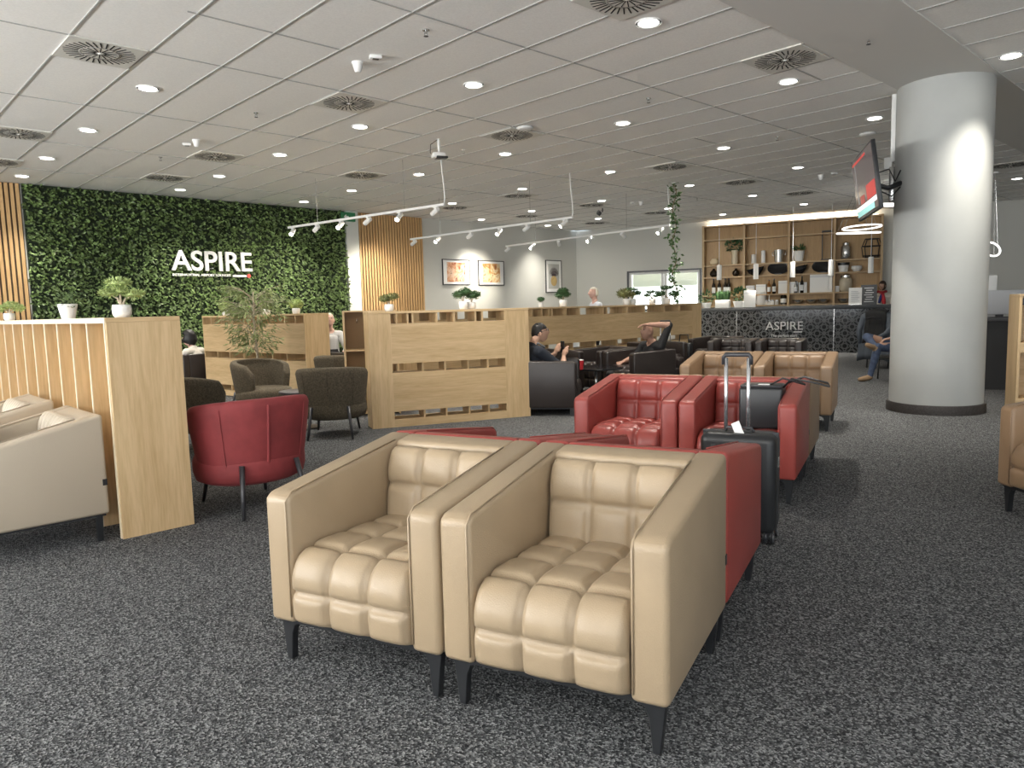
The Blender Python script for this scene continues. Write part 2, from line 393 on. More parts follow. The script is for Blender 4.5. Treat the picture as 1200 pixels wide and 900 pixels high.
# white raised lettering on the leaf wall
s0, s1 = wl(197, 316), wl(291, 316); zb = online(240, 317.5, PA, dl).z
sg = thing('wall_sign', 'large white raised lettering on the leaf wall', 'sign', PA, R(AL))
text_mesh('lettering', 'ASPIRE', s1-s0, letter_white, sg, Matrix.Translation(((s0+s1)/2, -.19, zb)) @ UPRIGHT, .022, 1.0, .012)
text_mesh('tagline', 'INTERNATIONAL AIRPORT LOUNGES', (s1-s0)*.70, letter_white, sg, Matrix.Translation((s0+(s1-s0)*.36, -.19, zb-.125)) @ UPRIGHT, .015, 1.0, .004)
MB().box(s0+(s1-s0)*.74, s0+(s1-s0)*.92, -.205, -.175, zb-.135, zb-.085, .006).build('bar', letter_white, sg)
MB().lathe([(.045, -.012), (.045, .012)], 16, M=xf((s0+(s1-s0)*.95, -.19, zb-.105), rx=R(90))).build('dot', mat('sign_red', (.65, .10, .08), .5), sg)
for q in (.12, .5, .88):
    MB().box(s0+(s1-s0)*q-.01, s0+(s1-s0)*q+.01, -.175, -.03, zb+.04, zb+.06).build('standoff', white_paint, sg)
# exit sign
p = online(405, 250, PA, dl); e = (p-PA).dot(dl)
ex = thing('exit_sign', 'small green exit sign at the top of the white pillar', 'sign', PA, R(AL))
MB().box(e-.22, e+.18, -.16, -.10, 3.66, 3.88, .01).build('housing', mat('exit_green', (.02, .14, .06), .4, emit=.08), ex)
MB().prism([(e-.16, 3.77), (e-.09, 3.83), (e-.09, 3.79), (e-.02, 3.79), (e-.02, 3.75), (e-.09, 3.75), (e-.09, 3.71)], -.163, -.159, 'y').build('arrow', letter_white, ex)
# framed prints
def picture(label, pxl, pxr, pyt, pyb, inner, pine=False):
    a, c = wl(pxl, (pyt+pyb)/2), wl(pxr, (pyt+pyb)/2); zt, zb_ = online((pxl+pxr)/2, pyt, PA, dl).z, online((pxl+pxr)/2, pyb, PA, dl).z
    t = thing('framed_print', label, 'picture', PA+dl*(a+c)/2+Vector((0, 0, (zt+zb_)/2)), R(AL)); w, h = (c-a)/2, (zt-zb_)/2
    fr = MB()
    for q in ((-w, w, h-.025, h), (-w, w, -h, -h+.025), (-w, -w+.02, -h, h), (w-.02, w, -h, h)): fr.box(q[0], q[1], -.035, -.002, q[2], q[3])
    fr.build('picture_frame', graphite, t)
    MB().box(-w+.015, w-.015, -.022, -.004, -h+.02, h-.02).build('mat_board', paper, t)
    iw, ih = w*.68, h*.76
    MB().box(-iw, iw, -.026, -.021, -ih, ih).build('print', inner, t)
    if pine:
        f = MB().ball((0, -.028, -ih*.36), 1, (iw*.58, .004, ih*.42), 20, 12); f.build('fruit_motif', art('pine_gold', [(.42, .28, .10), (.62, .46, .20), (.30, .18, .07)], 22), t, True)
        f = MB()
        for k in range(13):
            an = -1.15+2.3*k/12; L = ih*(.42+.22*math.cos(an*1.2)); f.leaf(Vector((math.sin(an)*iw*.22, -.031, ih*.02)), Vector((math.sin(an)*.75, 0, math.cos(an))), Vector((0, -1, 0)), L*1.15, .10)
        f.build('leaf_motif', mat('pine_leaf', (.07, .05, .055), .7), t)
picture('framed abstract red and orange print, nearest the slatted panel', 518, 550, 304, 334, art('print_rust', [(.30, .05, .03), (.62, .30, .16), (.75, .55, .40), (.20, .04, .03)], 5))
picture('framed abstract ochre and brown print, middle of the three prints', 560, 590, 305.5, 334.5, art('print_ochre', [(.20, .06, .03), (.60, .30, .10), (.80, .70, .45), (.35, .12, .05)], 3.5))
picture('tall framed pineapple print near the room corner', 639, 657.5, 305, 343, mat('print_grey', (.50, .50, .47), .6), True)

# ================================================================== oak dividers
def divider(name, label, o, ang, L, D, lp, rp, tops, mids, H=1.40, back=True):
    t = thing(name, label, 'divider', (o.x, o.y, 0), R(ang), kind='thing')
    b = .02
    MB().box(0, lp, 0, D, 0, H-.03).build('end_post', oakZ, t); MB().box(L-rp, L, 0, D, 0, H-.03).build('end_post', oakZ, t)
    MB().box(-.003, L+.003, -.003, D+.003, H-.03, H, .003).build('top_board', oakX, t)
    for y0 in ((0, b), (D-b, D)):
        for z0, z1 in ((.77, 1.25), (.19, .66)):
            MB().box(lp, L-rp, y0[0], y0[1], z0, z1).build('board', oakX, t)
        MB().box(lp, L-rp, y0[0], y0[1], 0, .095).build('rail', oakX, t)
    MB().box(lp, L-rp, b, D-b, 1.23, 1.25).build('shelf', oakX, t); MB().box(lp, L-rp, b, D-b, .64, .66).build('shelf', oakX, t); MB().box(lp, L-rp, b, D-b, .075, .095).build('shelf', oakX, t)
    for x in tops: MB().box(x, x+.02, .003, D-.003, 1.25, H-.03).build('upright', oakZ, t)
    for x in mids:
        MB().box(x, x+.02, .02, D-.02, .66, .77).build('upright', oakZ, t); MB().box(x, x+.02, .02, D-.02, .095, .19).build('upright', oakZ, t)
    return t
A1, B1 = at(437, 503), at(622, 487.5); d1 = B1-A1; a1 = math.degrees(math.atan2(d1.y, d1.x)); L1 = d1.length
divider('oak_divider', 'pale oak slotted divider right behind the row of beige armchairs', A1, a1, L1, .30, .27, .33, [.47, .53, .83, 1.05, 1.33, 1.42], [.64, .92, 1.22, 1.48])
PF = Vector((.31, 12.11, 0)); dF = dirv(43.4)
F0 = online(470, 362, PF, dF); F0.z = 0; F1 = online(822, 355, PF, dF); F1.z = 0; LF = (F1-F0).length
tops = [F0_ for F0_ in (.6, 1.0, 1.5, 2.0, 2.6, 3.0, 3.08)] + [LF-4.85, LF-4.62, LF-4.25, LF-3.9, LF-3.25, LF-3.15, LF-2.55, LF-2.0, LF-1.35, LF-.8]
divider('oak_divider', 'long oak slotted divider running back from the person in navy to the bar', F0, 43.4, LF, .42, .3, .35, tops, [k*.62+.5 for k in range(int((LF-1)/.62))])
a2, b2 = Vector((-5.55, 13.32, 0)), Vector((-3.18, 11.40, 0)); d2 = b2-a2; ang2 = math.degrees(math.atan2(d2.y, d2.x)); L2 = d2.length
divider('oak_divider', 'oak slotted divider standing in front of the leaf wall', a2, ang2, L2, .46, .02, .02, [.28, .62, .98, 1.35, 1.74, 2.12, 2.52, 2.8], [.4, .8, 1.25, 1.7, 2.1, 2.5])
# open cabinet seen beyond the first divider's end
oc = thing('open_cabinet', 'oak open cabinet with a coat hook between the two slotted dividers', 'cabinet', (online(402, 365, (-1.95, 9.95), (1, .2))[0], 9.86, 0), R(14))
for q in ((0, .02), (.345, .365), (.70, .72)): MB().box(q[0], q[1], 0, .36, 0, 1.42).build('side_panel', oakZ, oc)
for z in (0.02, .45, .875, 1.40): MB().box(.02, .70, .002, .36, z, z+.02).build('shelf', oakX, oc)
MB().box(.02, .70, .34, .358, .02, 1.40).build('back_panel', mat('cabinet_back', (.34, .23, .12), .6), oc)
hk = MB().tube([(.19, .34, 1.31), (.19, .29, 1.31), (.19, .28, 1.28), (.19, .30, 1.255)], .009, 8).build('coat_hook', steel, oc, True)
# the tall divider with fins, near left
Q0, Q1 = at(228, 614), at(145, 632); aL = math.degrees(math.atan2((Q1-Q0).y, (Q1-Q0).x))-90; DL = (Q1-Q0).length
fd = thing('finned_divider', 'tall oak divider with pale-edged upright fins behind the cream armchairs', 'divider', (Q0.x, Q0.y, 0), R(aL), kind='thing')
LL, HL = 5.6, 1.405
MB().box(0, .03, 0, DL, 0, HL-.03).build('end_panel', oakZ, fd); MB().box(LL-.03, LL, 0, DL, 0, HL-.03).build('end_panel', oakZ, fd)
MB().box(-.002, LL, 0, DL+.004, HL-.03, HL, .003).build('top_board', oakY, fd)
MB().box(0, LL, DL+.002, DL+.010, HL-.034, HL+.001).build('edge_band', oak_edge, fd)
MB().box(.03, LL-.03, DL-.24, DL-.22, 0, HL-.03).build('back_panel', oakZ, fd)
MB().box(.03, LL-.03, 0, .02, 0, HL-.03).build('rear_panel', oakZ, fd)
for k in range(14):
    x = .02+.395*k
    fn = MB().box(x, x+.02, DL-.22, DL, 0, HL-.034).build('fin', oakZ, fd); MB().box(x-.001, x+.021, DL, DL+.006, 0, HL-.034).build('edge_band', oak_edge, fn)
# low bookcase at the right edge
k0 = at(1189, 484)
bk = thing('oak_bookcase', 'oak open shelf unit at the right edge beyond the white column', 'shelf unit', (k0.x, k0.y, 0), R(-20))
MB().box(-.0, .03, 0, .42, 0, 1.38).build('side_panel', oakZ, bk); MB().box(1.57, 1.6, 0, .42, 0, 1.38).build('side_panel', oakZ, bk)
MB().box(0, 1.6, -.004, .42, 1.38, 1.41, .003).build('top_board', oakX, bk)
for z0, z1 in ((.0, .17), (.72, .84)): MB().box(.03, 1.57, 0, .40, z0, z1).build('shelf', oakX, bk)
MB().box(.03, 1.57, .38, .40, .17, 1.38).build('back_panel', oakX, bk)
MB().box(.03, 1.57, .002, .02, 1.28, 1.36).build('rail', black_metal, bk)
# ================================================================== tufted armchairs
def tuft(path, xs, rows, bulge, groove=.5, nu=12, nv=12):
    """path: (y,z) outline from one end to the other; xs: column edges; rows: fractions of the path length where seams lie."""
    seg = [0]
    for a, b in zip(path, path[1:]): seg.append(seg[-1]+math.dist(a, b))
    T = seg[-1]
    def P(t):
        t = max(0, min(T, t))
        for i in range(len(path)-1):
            if t <= seg[i+1]+1e-9:
                k = (t-seg[i])/(seg[i+1]-seg[i]); a, b = path[i], path[i+1]
                return a[0]+(b[0]-a[0])*k, a[1]+(b[1]-a[1])*k
    us, vs = [], []
    for i in range(len(xs)-1):
        for k in range(nu): us.append((xs[i]+(xs[i+1]-xs[i])*k/nu, k/nu))
    us.append((xs[-1], 1.0))
    for j in range(len(rows)-1):
        for k in range(nv): vs.append((rows[j]+(rows[j+1]-rows[j])*k/nv, k/nv))
    vs.append((rows[-1], 1.0))
    mb = MB(); grid = []
    for tv, fv in vs:
        t = tv*T; y0, z0 = P(t-.02); y1, z1 = P(t+.02); y, z = P(t)
        ty, tz = y1-y0, z1-z0; l = math.hypot(ty, tz); ny, nz = tz/l, -ty/l
        row = []
        for x, fu in us:
            a = 1-abs(2*fu-1)**4; b = 1-abs(2*fv-1)**4
            h = bulge*(a*b)**.48
            xe = 1 if xs[0]+1e-6 < x < xs[-1]-1e-6 else 0
            dd = h - (0 if xe else .012)
            row.append(mb.bm.verts.new((x, y+ny*dd, z+nz*dd)))
        grid.append(row)
    for r0, r1 in zip(grid, grid[1:]):
        for i in range(len(r0)-1): mb.bm.faces.new((r0[i], r0[i+1], r1[i+1], r1[i]))
    bmesh.ops.recalc_face_normals(mb.bm, faces=mb.bm.faces[:])
    return mb
def armchair(name, label, ma, loc, rz, W=.81, D=.85, HB=.81, HA=.70, LG=.175, group=None, tall_legs=True, ribs=False):
    t = thing(name, label, 'armchair', loc, rz, group)
    w, d, at_ = W/2, D/2, .125
    top = lambda y: HA+(HB-HA)*(y+d)/D
    for s in (-1, 1):
        x0, x1 = (w-at_, w) if s > 0 else (-w, -w+at_)
        arm = MB().prism([(-d, LG), (-d, HA-.02), (-d+.03, HA), (d, HB), (d, LG)], x0, x1, 'x', .022, 3).build('arm', ma, t, auto=50)
        xi = w-at_+.012 if s > 0 else -w+at_-.012
        sm = MB().tube([(xi-s*.0, -d-.001, LG+.03), (xi, -d-.002, HA-.03), (xi, -d+.035, HA+.0035), (xi, d-.13, top(d-.13)+.001)], .0035, 6).build('seam', ma, arm, True)
    MB().prism([(d-.13, LG+.05), (d-.13, top(d-.13)-.004), (d-.004, HB-.003), (d-.004, LG+.05)], -w+at_-.01, w-at_+.01, 'x', .018, 3).build('backrest', ma, t, auto=50)
    xs = [(-w+at_+.004)+(W-2*at_-.008)*k/3 for k in range(4)]
    p = [(d-.21, .435), (-d+.12, .455), (-d+.075, .448), (-d+.035, .425), (-d+.012, .385), (-d+.004, .33), (-d+.012, LG+.015)]
    tuft(p, xs, [0, .19, .40, .63, .855, 1.0] if not ribs else [0, .45, .75, 1.0], .038).build('seat_cushion', ma, t, True)
    q = [(d-.135, HB-.02), (d-.175, HB-.035), (d-.20, HB-.09), (d-.245, .40)] if ribs else [(d-.145, HB-.045), (d-.185, HB-.075), (d-.205, HB-.13), (d-.235, .40)]
    if ribs:
        xr = [xs[0]+(xs[-1]-xs[0])*k/8 for k in range(9)]
        tuft(q, xr, [0, 1.0], .022, nu=5).build('back_cushion', ma, t, True)
    else: tuft(q, xs, [0, .47, 1.0], .034).build('back_cushion', ma, t, True)
    MB().box(-w+at_-.02, w-at_+.02, -d+.06, d-.12, LG+.005, .40).build('base', ma, t)
    MB().box(-w+.02, w-.02, -d+.03, d-.02, LG-.012, LG+.012).build('underframe', black_metal, t)
    for sx in (-1, 1):
        for sy in (-1, 1):
            f = MB(); X, Y = sx*(w-.045), sy*(d-.055)
            if tall_legs:
                pr = [(0, LG-.005), (-sx*.10, LG-.005), (-sx*.045, LG-.025), (-sx*.030, LG-.06), (-sx*.020, 0), (sx*.006, 0), (sx*.022, LG-.03), (sx*.026, LG-.005)]
                f.prism([(X+a, z) for a, z in pr], Y-.017, Y+.017, 'y', .003, 1)
            else: f.box(X-.03, X+.03, Y-.03, Y+.03, 0, LG)
            f.build('leg', black_metal, t, auto=40)
    MB().box(w-.002, w+.003, d-.03, d-.004, .36, .40).build('tag', black_plastic, t)
    return t
SD = 62.4; s_ = dirv(SD); p_ = dirv(SD-90); RZ = R(SD-90)
K = at(780, 897); K.z = 0; CW, CD = .81, .85
def row(t, i, back=False):      # centre of the chair whose front (or back) edge is at t along the row; i: 0 right, 1 left
    return K + s_*(t+CD/2) - p_*(CW/2+i*(CW+.012)-.012)
AC = {}
def chairs(key, ma, t, away, labels, grp):
    for i, lb in enumerate(labels):
        loc = row(t, i); rz = RZ+(math.pi if away else 0)
        src = AC.get(key)
        if src is None: AC[key] = armchair('tufted_armchair', lb, ma, loc, rz, group=grp)
        else: dup(src, loc, rz, lb, grp)
chairs('beige', leather_beige, 0, False, ('beige tufted leather armchair in front, nearer one of the pair', 'beige tufted leather armchair at the front left of the pair, beside the nearest one'), 'beige armchairs in front')
chairs('red', leather_red, CD+.012, True, ('red leather armchair turned away, back to back with the nearest beige one', 'red leather armchair turned away, behind the front left beige one'), 'red armchairs')
chairs('red', leather_red, 3.17, False, ('red tufted leather armchair with the black bag on its seat', 'red tufted leather armchair with an empty seat, facing the front'), 'red armchairs')
chairs('brown', leather_brown, 3.17+CD+.015, True, ('light brown armchair turned away, back to back with the red one holding the bag', 'light brown armchair turned away, behind the empty red one'), 'brown armchairs')
chairs('brown', leather_brown, 6.33, False, ('light brown tufted armchair at the aisle, rearmost of the right row', 'light brown tufted armchair beside the person in black, rear row away from the aisle'), 'brown armchairs')
# light brown chair cut by the right edge, turned to the room
q = at(1196, 612); dup(AC['brown'], (q.x+.47, q.y-.10, 0), R(-88), 'light brown armchair cut off by the right edge of the picture', 'brown armchairs')
# cream chairs by the finned divider
uL = dirv(aL); nL = dirv(aL+90)
cream = None
for k, lb in enumerate(('cream leather armchair with ribbed back against the finned divider, nearest', 'cream leather armchair further along the finned divider, beyond the nearest cream one')):
    loc = Vector((Q0.x, Q0.y, 0)) + nL*(DL+.055+CD/2) + uL*(.03+CW/2+k*(CW+.42))
    if cream is None: cream = armchair('ribbed_armchair', lb, leather_white, loc, R(aL+180), HA=.62, ribs=True, group='cream armchairs')
    else: dup(cream, loc, R(aL+180), lb, 'cream armchairs')
bagp = Vector((Q0.x, Q0.y, 0)) + nL*(DL+.055+.62) + uL*(.03+CW/2+.10)
bgm = MB().box(-.17, .17, -.06, .06, 0, .34, .035, 3).build('shoulder_bag', black_plastic, None, auto=50); bgm.location = (bagp.x, bagp.y, .468); bgm.rotation_euler = (R(-8), 0, R(aL+180)); tag(bgm, 'dark bag lying on the seat of the nearest cream armchair', 'bag')
MB().tube([(-.10, 0, .33), (-.08, -.02, .42), (.08, -.02, .42), (.10, 0, .33)], .009, 8).build('strap', black_plastic, bgm, True)

# dark brown club chairs
dk = {}
def dark(label, corner, phi, sx, sy, group='dark brown club chairs'):
    """corner: point on the floor under the chair's corner (sx,sy in local chair axes)."""
    rz = R(phi+90); loc = Vector((corner[0], corner[1], 0)) - Matrix.Rotation(rz, 3, 'Z') @ Vector((sx*.40, sy*.40, 0))
    if 'c' not in dk: dk['c'] = armchair('club_chair', label, leather_dark, loc, rz, .80, .80, .72, .695, .10, group, False); return dk['c']
    return dup(dk['c'], loc, rz, label, group)
def c_at(px, py, z): v = at(px, py, z); return (v.x, v.y)
nF = Vector((dF.y, -dF.x, 0))
def by_div(px, off): v = online(px, 362, PF, dF); v.z = 0; return v + nF*off
def dark_c(label, c, phi): return dark(label, (c[0], c[1]), phi, 0, 0)
v = at(672, 485, .03); dark_c('dark brown club chair in which the person in navy sits', (v.x-.29, v.y+.47), -9)
dark_c('dark brown club chair just right of the person in navy', by_div(616, .50), -46)
cC = dark('dark brown club chair in which the person in black leans back', c_at(743, 414, .695), 208, 1, -1); M2C = cC.location.copy()
dark_c('dark brown club chair between the person in black and the long divider', M2C + dirv(118)*.86, 208)
dark_c('dark brown club chair against the long divider, behind the person in black', by_div(741, .56), -46)
dark_c('dark brown club chair at the far right end of the long divider', by_div(806, .66), 223.4)
v = at(822, 400, .695); v.z = 0; w_ = dirv(152)
dark_c('dark brown club chair before the bar, nearest the long divider', v - w_*.40 + dirv(62)*.40 + dirv(-28)*.1, 242)
dark_c('dark brown club chair before the bar, aisle side of its neighbour', v - w_*1.25 + dirv(62)*.40 + dirv(-28)*.1, 242)
P4C = Vector((*c_at(240, 414, .72), 0)) + dirv(133)*.38; dark_c('dark brown club chair in which the black-haired person sits', P4C, 133)
dark_c('dark brown club chair beside the one with the black-haired person', P4C + dirv(43)*.86, 133)
dark_c('dark brown club chair in front of the white-haired person in grey', (-2.62, 12.75), 43)

# ================================================================== bucket chairs
def bucket(name, label, ma, loc, rz, leg_ma, group, seam=False, H=.80, wd=.80):
    t = thing(name, label, 'armchair', loc, rz, group)
    N, M_ = 40, 12; zb = .20
    def shell(th0):
        mb = MB(); out = []
        for i in range(N+1):
            an = -R(128)+R(256)*i/N                     # around the back; 0 = straight back (+y)
            hh = H-.10*(abs(an)/R(128))**2.4-(.10 if abs(an) > R(110) else 0)*((abs(an)-R(110))/R(18))
            col = []
            for j in range(M_+1):
                z = zb+(hh-zb)*j/M_; k = (z-zb)/(H-zb)
                rx, ry = wd/2*(.80+.24*k**.7), .36*(.78+.26*k**.7)
                if j == 0: rx *= .88; ry *= .88
                if j == M_: rx -= .02; ry -= .02
                col.append((rx, ry, z, an))
            out.append(col)
        O = [[mb.bm.verts.new((rx*math.sin(an), ry*math.cos(an)+.02, z)) for rx, ry, z, an in c] for c in out]
        I = [[mb.bm.verts.new(((rx-th0)*math.sin(an), (ry-th0)*math.cos(an)+.02, z)) for rx, ry, z, an in c] for c in out]
        for A, s in ((O, 1), (I, -1)):
            for i in range(N):
                for j in range(M_):
                    f = (A[i][j], A[i+1][j], A[i+1][j+1], A[i][j+1]); mb.bm.faces.new(f)
        for i in range(N):
            mb.bm.faces.new((O[i][M_], O[i+1][M_], I[i+1][M_], I[i][M_])); mb.bm.faces.new((O[i][0], O[i+1][0], I[i+1][0], I[i][0]))
        for i in (0, N):
            for j in range(M_): mb.bm.faces.new((O[i][j], O[i][j+1], I[i][j+1], I[i][j]))
        bmesh.ops.recalc_face_normals(mb.bm, faces=mb.bm.faces[:]); return mb
    sh = shell(.085).build('shell', ma, t, True)
    bv = sh.modifiers.new('round', 'BEVEL'); bv.width = .03; bv.segments = 3; bv.limit_method = 'ANGLE'; bv.angle_limit = R(50)
    MB().lathe([(.05, .215), (.30, .205), (.345, .23), (.36, .29), (.36, .36), (.345, .40), (.30, .425), (.05, .435)], 40, M=xf((0, -.02, 0), sc=(wd/2*.93/.36, 1.02, 1))).build('seat', ma, t, True)
    for a in ((0, 1) if seam else ()):
        if a == 0:
            MB().tube([(wd/2*(.80+.24*k**.7)*math.sin(R(2)), .36*(.78+.26*k**.7)*math.cos(R(2))+.022, zb+(H-zb)*k) for k in [0.03+.1*i for i in range(10)]], .010, 8).build('piping', ma, sh, True)
        else:
            for an in (-42, 46):
                MB().tube([(wd/2*(.80+.24*k**.7)*math.sin(R(an)), .36*(.78+.26*k**.7)*math.cos(R(an))+.021, zb+(H-.03-zb)*k) for k in [0.05+.1*i for i in range(10)]], .004, 6).build('seam', ma, sh, True)
    for sx in (-1, 1):
        for sy in (-1, 1):
            y1 = .30 if sy > 0 else -.24
            MB().tube([(sx*.20, y1*.98+.03, .36 if sy > 0 else .23), (sx*.225, y1+.075*sy, .16), (sx*.245, y1+.11*sy, .0)], [.019, .017, .012], 10).build('leg', leg_ma, t, True)
    return t
rc = at(292, 520, .5); 
bucket('bucket_chair', 'red velvet bucket armchair turned away behind the beige armchair', velvet, (-1.95, 5.38, 0), R(222), graphite, 'bucket armchairs', True, .815, .86)
ob = bucket('bucket_chair', 'olive boucle bucket armchair with its back to us, by the first slotted divider', boucle, (-1.98, 8.55, 0), R(163), graphite, 'bucket armchairs', True, .80, .80)
ob.rotation_euler = (0, 0, R(186)); ob.location = (-2.06, 8.42, 0)
v = dist(301, 430, 9.7); dup(ob, (v.x, 9.9, 0), R(58), 'olive boucle bucket armchair facing us in front of the potted tree', 'bucket armchairs')
v = dist(233, 430, 7.6); dup(ob, (v.x-.13, 7.75, 0), R(140), 'olive boucle bucket armchair half hidden by the finned divider', 'bucket armchairs')
v = dist(414, 430, 10.9); dup(ob, (v.x-.12, 10.75, 0), R(175), 'olive boucle bucket armchair behind the one by the first slotted divider', 'bucket armchairs')
# tables
def table(name, label, loc, r, h, rz=0, ma=black_gloss):
    t = thing(name, label, 'table', loc, rz)
    MB().lathe([(r-.005, h-.025), (r, h-.018), (r, h-.006), (r-.006, h)], 40).build('table_top', ma, t, auto=40)
    MB().tube([(0, 0, .02), (0, 0, h-.02)], .022, 12).build('stem', chrome if ma is black_gloss else graphite, t, True)
    MB().lathe([(.21, 0), (.21, .008), (.03, .02), (.025, .05)], 32).build('base', graphite, t, auto=40); return t
v = at(676, 432, .50); TB = Vector((v.x+.30, v.y+.18, 0))
table('side_table', 'small dark round table with the red paper cup', TB, .40, .50)
v = dist(343, 452, 8.75); table('side_table', 'small dark table glimpsed between the olive bucket armchairs', (v.x+.03, 9.0, 0), .27, .46, 0, graphite)
v = at(678.5, 433.5, .50)
cup = thing('paper_cup', 'red paper cup with white rim on the small dark table', 'cup', (v.x+.03, v.y+.06, .50))
MB().lathe([(.034, 0), (.046, .135)], 20).build('body', cup_red, cup, auto=40); MB().lathe([(.046, .13), (.048, .135), (.046, .142), (.038, .142)], 20).build('rim', paper, cup, auto=40)
v = at(671, 434, .50); tag(MB().ball((0, 0, .022), .03, (1.3, 1, .7), 10, 7).build('napkin', paper, None), 'crumpled white napkin beside the red paper cup', 'napkin').location = (v.x+.06, v.y+.05, .50)
# suitcase and bag
sc_ = at(905, 609); SP = K + s_*2.36 - p_*.212
su = thing('suitcase', 'black hard-shell suitcase with raised handle behind the red armchair', 'suitcase', (SP.x, SP.y, 0), RZ)
sh = MB().box(-.215, .215, -.12, .12, .055, .64, .05, 4).build('shell', black_plastic, su, auto=50)
for k in range(5):
    x = -.13+.065*k; MB().box(x-.012, x+.012, -.126, -.118, .11, .58, .004).build('rib', black_plastic, sh, auto=40)
    MB().box(x-.012, x+.012, .118, .126, .11, .58, .004).build('rib', black_plastic, sh, auto=40)
MB().box(-.218, .218, -.006, .006, .10, .643, .003).build('zip', graphite, su)
for sx in (-.17, .178):
    for sy in (-.085, .085):
        MB().box(sx-.018, sx+.018, sy-.014, sy+.014, .03, .07, .004).build('wheel_fork', graphite, su)
        for q in (-.02, .02):
            wh = MB().lathe([(.034, -.008), (.040, -.005), (.040, .005), (.034, .008)], 20, M=xf((sx+q, sy, .040), ry=R(90))).build('wheel', black_plastic, su, auto=40)
            MB().lathe([(.029, -.0095), (.029, .0095)], 14, M=xf((sx+q, sy, .040), ry=R(90))).build('hub', chrome, wh, auto=40)
for sx in (-.095, .035): MB().tube([(sx, .06, .60), (sx, .06, 1.07)], .0115, 10).build('pole', chrome, su, True)
MB().tube([(-.108, .06, 1.03), (-.108, .06, 1.075), (-.098, .06, 1.09), (.038, .06, 1.09), (.048, .06, 1.075), (.048, .06, 1.03)], .014, 10).build('grip', graphite, su, True)
MB().tube([(-.08, -.02, .64), (-.07, -.02, .665), (.07, -.02, .665), (.08, -.02, .64)], .009, 8).build('top_handle', graphite, su, True)
MB().box(.214, .221, -.02, .02, .44, .50, .002).build('lock', steel, su)
tg = MB().box(-.004, .0, -.028, .028, -.13, 0, .0015); tg.build('luggage_tag', paper, su, M=xf((-.02, -.05, .70), rx=R(-25), rz=R(70)))
BP = row(3.17, 0) + p_*.13 - s_*.08
bg = thing('carry_bag', 'black upright bag standing on the red armchair seat', 'bag', (BP.x, BP.y, .484), RZ)
MB().box(-.15, .15, -.11, .11, 0, .30, .02, 3).build('body', black_plastic, bg, auto=50)
MB().box(-.145, .145, -.105, .105, .295, .318, .012, 2).build('lid', graphite, bg, auto=50)
MB().tube([(.14, .0, .29), (.20, -.02, .36), (.33, -.05, .345), (.46, -.10, .32), (.44, -.02, .335), (.28, .05, .37), (.16, .05, .32)], .008, 8).build('strap', black_plastic, bg, True)
MB().tube([(.05, -.05, .31), (.15, -.09, .37), (.30, -.10, .33), (.24, -.02, .35)], .007, 8).build('strap', black_plastic, bg, True)
MB().box(-.02, .06, -.08, -.03, .317, .322).build('paper_slip', paper, bg)
# ================================================================== ceiling fittings
ORD = ['first', 'second', 'third', 'fourth', 'fifth', 'sixth', 'seventh', 'eighth', 'ninth', 'tenth']
def ranked(groups):          # [(pixel list, text)] -> label with the place in its group counted from the left
    for pts, text in groups:
        pts = sorted(pts)
        for i, q in enumerate(pts):
            yield q, text if len(pts) == 1 else text + ', %s from the left' % ORD[i]
DWN = None
def downlight(px, label):
    global DWN
    v = at(px[0], px[1], ZC)
    if DWN is None:
        t = thing('downlight', label, 'ceiling light', v, 0, 'recessed downlights')
        MB().lathe([(.105, -.012), (.105, 0), (.082, 0), (.082, -.012)], 28, cap=False).build('trim_ring', white_paint, t, auto=40, M=Matrix.Scale(1.1, 4))
        MB().lathe([(.001, -.008), (.084, -.008)], 28, cap=False).build('lamp', lamp_on, t, M=Matrix.Scale(1.1, 4))
        l = bpy.data.lights.new('downlight_beam', 'SPOT'); l.energy = P_DOWN; l.spot_size = R(94); l.spot_blend = 1.0; l.shadow_soft_size = .08; l.color = (1, .94, .84)
        lo = bpy.data.objects.new('downlight_beam', l); COL.objects.link(lo); lo.parent = t; lo.location = (0, 0, -.03)
        DWN = t
    else: dup(DWN, v, 0, label)
D_GROUPS = [
 ([(173, 103)], 'recessed downlight nearest the large vent at the upper left'),
 ([(103, 152), (55, 185), (26, 206)], 'recessed downlight in the row toward the slatted panel'),
 ([(328, 181), (257, 206), (211, 222), (356, 236)], 'recessed downlight above the leaf wall'),
 ([(555, 99)], 'recessed downlight at the upper middle, just right of the round detector head'),
 ([(422, 148), (491, 204), (412, 223), (530, 238)], 'recessed downlight above the first track light'),
 ([(592, 180), (612, 221), (623, 247), (564, 257), (642, 264)], 'recessed downlight above the framed prints'),
 ([(760, 26)], 'bright recessed downlight at the top middle of the ceiling'),
 ([(730, 144), (715, 201), (705, 235), (701, 256), (783, 244)], 'recessed downlight above the long divider'),
 ([(924, 95)], 'recessed downlight below the large square vent at upper right'),
 ([(848, 173), (808, 217), (882, 229), (847, 251), (942, 239), (935, 196)], 'recessed downlight above the bar shelves'),
 ([(1025, 138)], 'recessed downlight just left of the white column top'),
 ([(1185, 65), (1192, 209)], 'recessed downlight right of the white column')]
for q, lb in ranked(D_GROUPS): downlight(q, lb)
